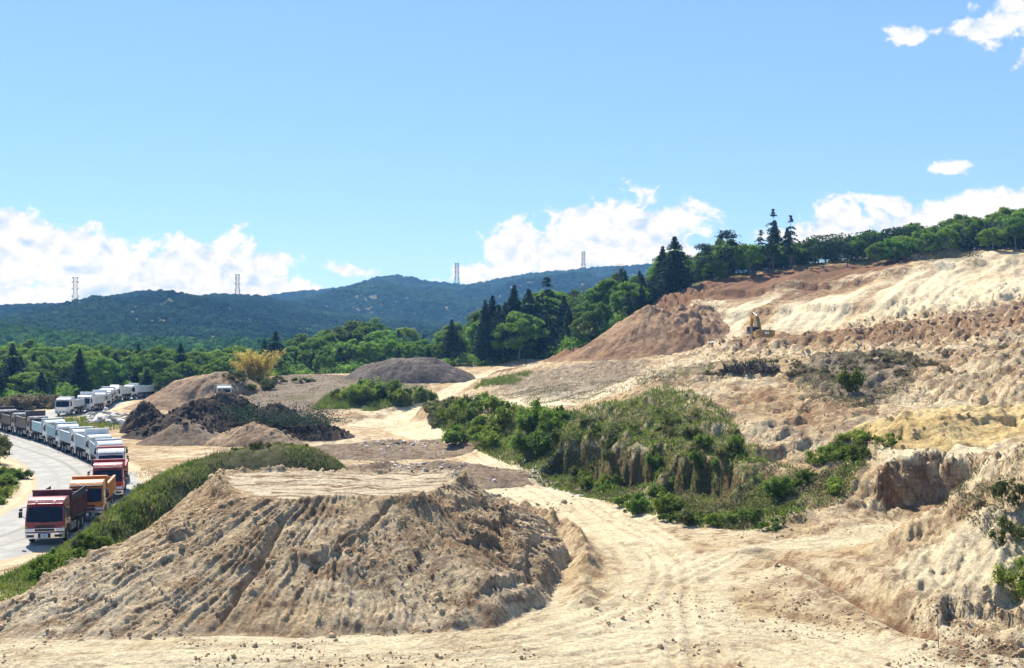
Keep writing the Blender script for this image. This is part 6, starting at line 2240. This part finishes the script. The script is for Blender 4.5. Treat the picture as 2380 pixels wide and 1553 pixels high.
gp = [zone_pts([(-60, 66), (-39.8, 66), (-39.5, 84), (-43.5, 98), (-50, 110), (-60, 121), (-75, 134), (-80, 120), (-62, 90)], 22000, 1),
      zone_pts([(-29.0, 52), (-28.4, 70), (-28.8, 84), (-31.8, 95), (-24, 96), (-23, 70), (-24.5, 58)], 14000, 2),
      zone_pts([(-70, 154), (-72, 178), (-60, 182), (-50, 165), (-58, 148)], 5000, 3),
      zone_pts(pp((760, 190), (900, 196), (960, 184), (860, 174), (720, 176)), 9000, 4),
      zone_pts(pp((1010, 176), (1100, 148), (1270, 126), (1450, 121), (1560, 121), (1640, 114), (1730, 100), (1790, 90), (1900, 86), (2040, 88), (1960, 80), (1800, 77), (1700, 76.5), (1550, 80), (1440, 87), (1330, 96), (1150, 119), (985, 166)), 26000, 5),
      zone_pts(pp((1120, 210), (1240, 205), (1200, 190), (1100, 190)), 3500, 6)]
q = np.concatenate(gp)
dr = line_dist(q[:, 0], q[:, 1], ROAD_C)[0]
q = q[(dr > 5.2) & (fbm(q[:, 0] / 3.0, q[:, 1] / 3.0, 3, 17) > -0.3)]
blades('grass', 'green grass and weeds on the verges and the gully bank', np.column_stack([q, ztop(q[:, 0], q[:, 1]) - 0.05]), rg.uniform(.2, .55, len(q)) * np.clip(q[:, 1] / 90, .7, 1.8), 'grass_blade', 2, 0.05, None, 'grass')
gp = [zone_pts(pp((1820, 132), (1900, 146), (2100, 142), (2160, 122), (2080, 108), (1880, 112)), 14000, 11),
      zone_pts(pp((1480, 160), (1620, 170), (1840, 162), (1800, 130), (1600, 128), (1300, 150)), 13000, 12),
      zone_pts(pp((520, 176), (560, 230), (760, 236), (1000, 222), (980, 186), (760, 172)), 12000, 13),
      zone_pts(pp((1180, 215), (1500, 200), (1600, 165), (1300, 150), (1150, 180)), 9000, 14),
      zone_pts([(-33, 96), (-38, 112), (-28, 118), (-24, 100)], 4000, 15),
      zone_pts(pp((2180, 70), (2420, 66), (2420, 56), (2250, 62)), 3500, 16)]
q = np.concatenate(gp)
q = q[fbm(q[:, 0] / 3.5, q[:, 1] / 3.5, 3, 27) > -0.05]
blades('dry_weeds', 'dry straw-coloured weeds on the weathered slopes', np.column_stack([q, ztop(q[:, 0], q[:, 1]) - 0.05]), rg.uniform(.1, .34, len(q)) * np.clip(q[:, 1] / 120, .7, 1.3), 'grass_dry', 3, 0.035, None, 'weeds')

# ------------------------------------------------------------------ brush, stumps and stray sticks
def stick_tangle(seed, n, R_, H_, r0):
    rg = np.random.default_rng(seed)
    segs = []
    for k in range(n):
        a = rg.normal(size=3) * np.array([R_, R_, H_ * 0.3])
        a[2] = abs(a[2]) * 0.6
        d = rg.normal(size=3) * np.array([1, 1, 0.55])
        d /= np.linalg.norm(d)
        L = rg.uniform(0.5, 1.6) * R_
        b = a + d * L
        b[2] = abs(b[2])
        segs.append((a, b, r0 * rg.uniform(.5, 1.3), r0 * 0.3))
        for j in range(2):
            c = a + (b - a) * rg.uniform(.4, .9)
            segs.append((c, c + (rg.normal(size=3) * 0.4 + d * 0.5) * R_ * 0.5, r0 * 0.4, r0 * 0.12))
    return segs


def stump_mesh(seed):
    rg = np.random.default_rng(seed)
    segs = [(np.array([0, 0, 0]), np.array([rg.normal() * .2, rg.normal() * .2, 0.75]), 0.34, 0.22)]
    for k in range(8):
        th = rg.uniform(0, 6.28)
        m_ = np.array([math.cos(th) * .5, math.sin(th) * .5, rg.uniform(0, .5)])
        e = m_ + np.array([math.cos(th) * .5, math.sin(th) * .5, rg.uniform(-.2, .7)])
        segs += [(np.array([0, 0, .15]), m_, 0.13, 0.08), (m_, e, 0.08, 0.025)]
    bm = bmesh.new()
    for (a, b, r0, r1) in segs:
        bm_tube(bm, a, b, r0, r1, n=7)
    return bm_mesh('root_stump', bm)


STU = [stump_mesh(k) for k in range(4)]
sx_, sy_ = hit(1740, 866)
r = empty('stump_pile', (sx_, sy_, float(ztop(sx_, sy_))))
tag(r, 'row of dark uprooted stumps and roots on the slope below the excavator', 'stump pile')
for k in range(34):
    u_ = 1683 + 116 * k / 33 + rt.gauss(0, 3)
    Y_ = hit(u_, 866 + rt.gauss(0, 1.5))[1]
    x_ = hp(u_, Y_)
    o = link('root_stump', STU[rt.randrange(4)], MATS['dead_wood'], r)
    o.location = (x_ - sx_, Y_ - sy_, float(ztop(x_, Y_)) - r.location.z + rt.uniform(-.05, .35))
    o.rotation_euler = (rt.uniform(-1.6, 1.6), rt.uniform(-1.6, 1.6), rt.uniform(0, 6.28))
    s = rt.uniform(.6, 1.15)
    o.scale = (s, s, s)


def brush(u, Y, R_, H_, n, label, seed, mat='dead_wood', r0=0.05, leaves=True):
    x_ = hp(u, Y)
    r = empty('brush_pile', (x_, Y, float(ztop(x_, Y)) - 0.1))
    tag(r, label, 'brush pile')
    link('branches', limb_mesh('branches', stick_tangle(seed, n, R_, H_, r0)), MATS[mat], r)
    if leaves:
        rg = np.random.default_rng(seed + 5)
        p = rg.normal(size=(2600, 3)) * np.array([R_ * .9, R_ * .8, H_ * 0.35])
        p[:, 2] = np.abs(p[:, 2])
        link('dead_leaves', quads_mesh('dead_leaves', leaf_quads(p, np.tile([0, 0, .8], (len(p), 1)), rg.uniform(.07, .2, len(p)), rg)), MATS['leaf_conifer'], r)


brush(560, 153, 2.6, 2.2, 60, 'tangle of cut branches on top of the long dark soil heap', 71)
brush(640, 148.5, 2.8, 2.4, 70, 'dark tangle of cut branches beside the tan rimmed heap', 72)
brush(705, 147, 2.6, 1.8, 60, 'grey tangle of brushwood at the end of the dark heaps by the track', 73)
brush(500, 158, 2.0, 1.6, 40, 'small tangle of branches behind the long dark soil heap', 74)

qq = hit(2200, 600)
brush(2200, qq[1], 3.2, 2.4, 80, 'dark tangle of uprooted brush on the top edge of the sand face', 75)
x_, y_ = hp(2182, 47.2), 47.2
r = empty('dry_stalk', (x_, y_, float(ztop(x_, y_)) - 0.05))
tag(r, 'thin dry upright stalk beside the ditch in the near corner', 'stalk')
link('stem', limb_mesh('stem', [(np.array([0, 0, 0]), np.array([-.04, 0, .9]), .016, .012), (np.array([-.04, 0, .9]), np.array([-.06, 0, 1.7]), .012, .006)]), MATS['dead_wood'], r)
link('twig', limb_mesh('twig', [(np.array([-.06, 0, .95]), np.array([0.32, 0, .62]), .009, .004)]), MATS['bark_pale'], r)

# dark crumbs over the dark heaps
rg = np.random.default_rng(9)
q = np.column_stack([rg.uniform(-52, -20, 2600), rg.uniform(138, 164, 2600)])
q = q[ztop(q[:, 0], q[:, 1]) - zt(q[:, 0], q[:, 1]) > 0.5]
sz = np.clip(rg.lognormal(-1.9, .5, len(q)), .06, .45)
clods('dark_crumbs', np.column_stack([q, ztop(q[:, 0], q[:, 1]) + sz * .15]), sz, None, 'clod_dark', 10, 'loose dark clods lying over the dark soil heaps')
# brown crumbs over the ridge before the digger
qs = [hit(rg.uniform(1640, 2380), rg.uniform(735, 840)) for _ in range(420)]
q = np.array([p for p in qs if p[1] < 205])
sz = np.clip(rg.lognormal(-2.0, .6, len(q)), .06, .5)
clods('brown_crumbs', np.column_stack([q, ztop(q[:, 0], q[:, 1]) + sz * .15]), sz, None, 'clod', 13, 'clods of brown earth along the ridge before the excavator')

# ------------------------------------------------------------------ air
bm = bmesh.new()
bm_box(bm, -2200, 2400, -60, 2750, -9, 190)
hz = link('haze', bm_mesh('haze', bm))
tag(hz, 'thin blue air haze over the whole valley', kind='stuff')
m = bpy.data.materials.new('haze_air')
m.use_nodes = True
t = NT(m.node_tree)
pv = t.n('ShaderNodeVolumePrincipled')
pv.inputs['Color'].default_value = (0.22, 0.52, 1.0, 1)
pv.inputs['Absorption Color'].default_value = (1, 1, 1, 1)
pv.inputs['Density'].default_value = 0.00020
pv.inputs['Anisotropy'].default_value = 0.0
oo = t.n('ShaderNodeOutputMaterial')
t.link(pv.outputs[0], oo.inputs['Volume'])
hz.data.materials.append(m)
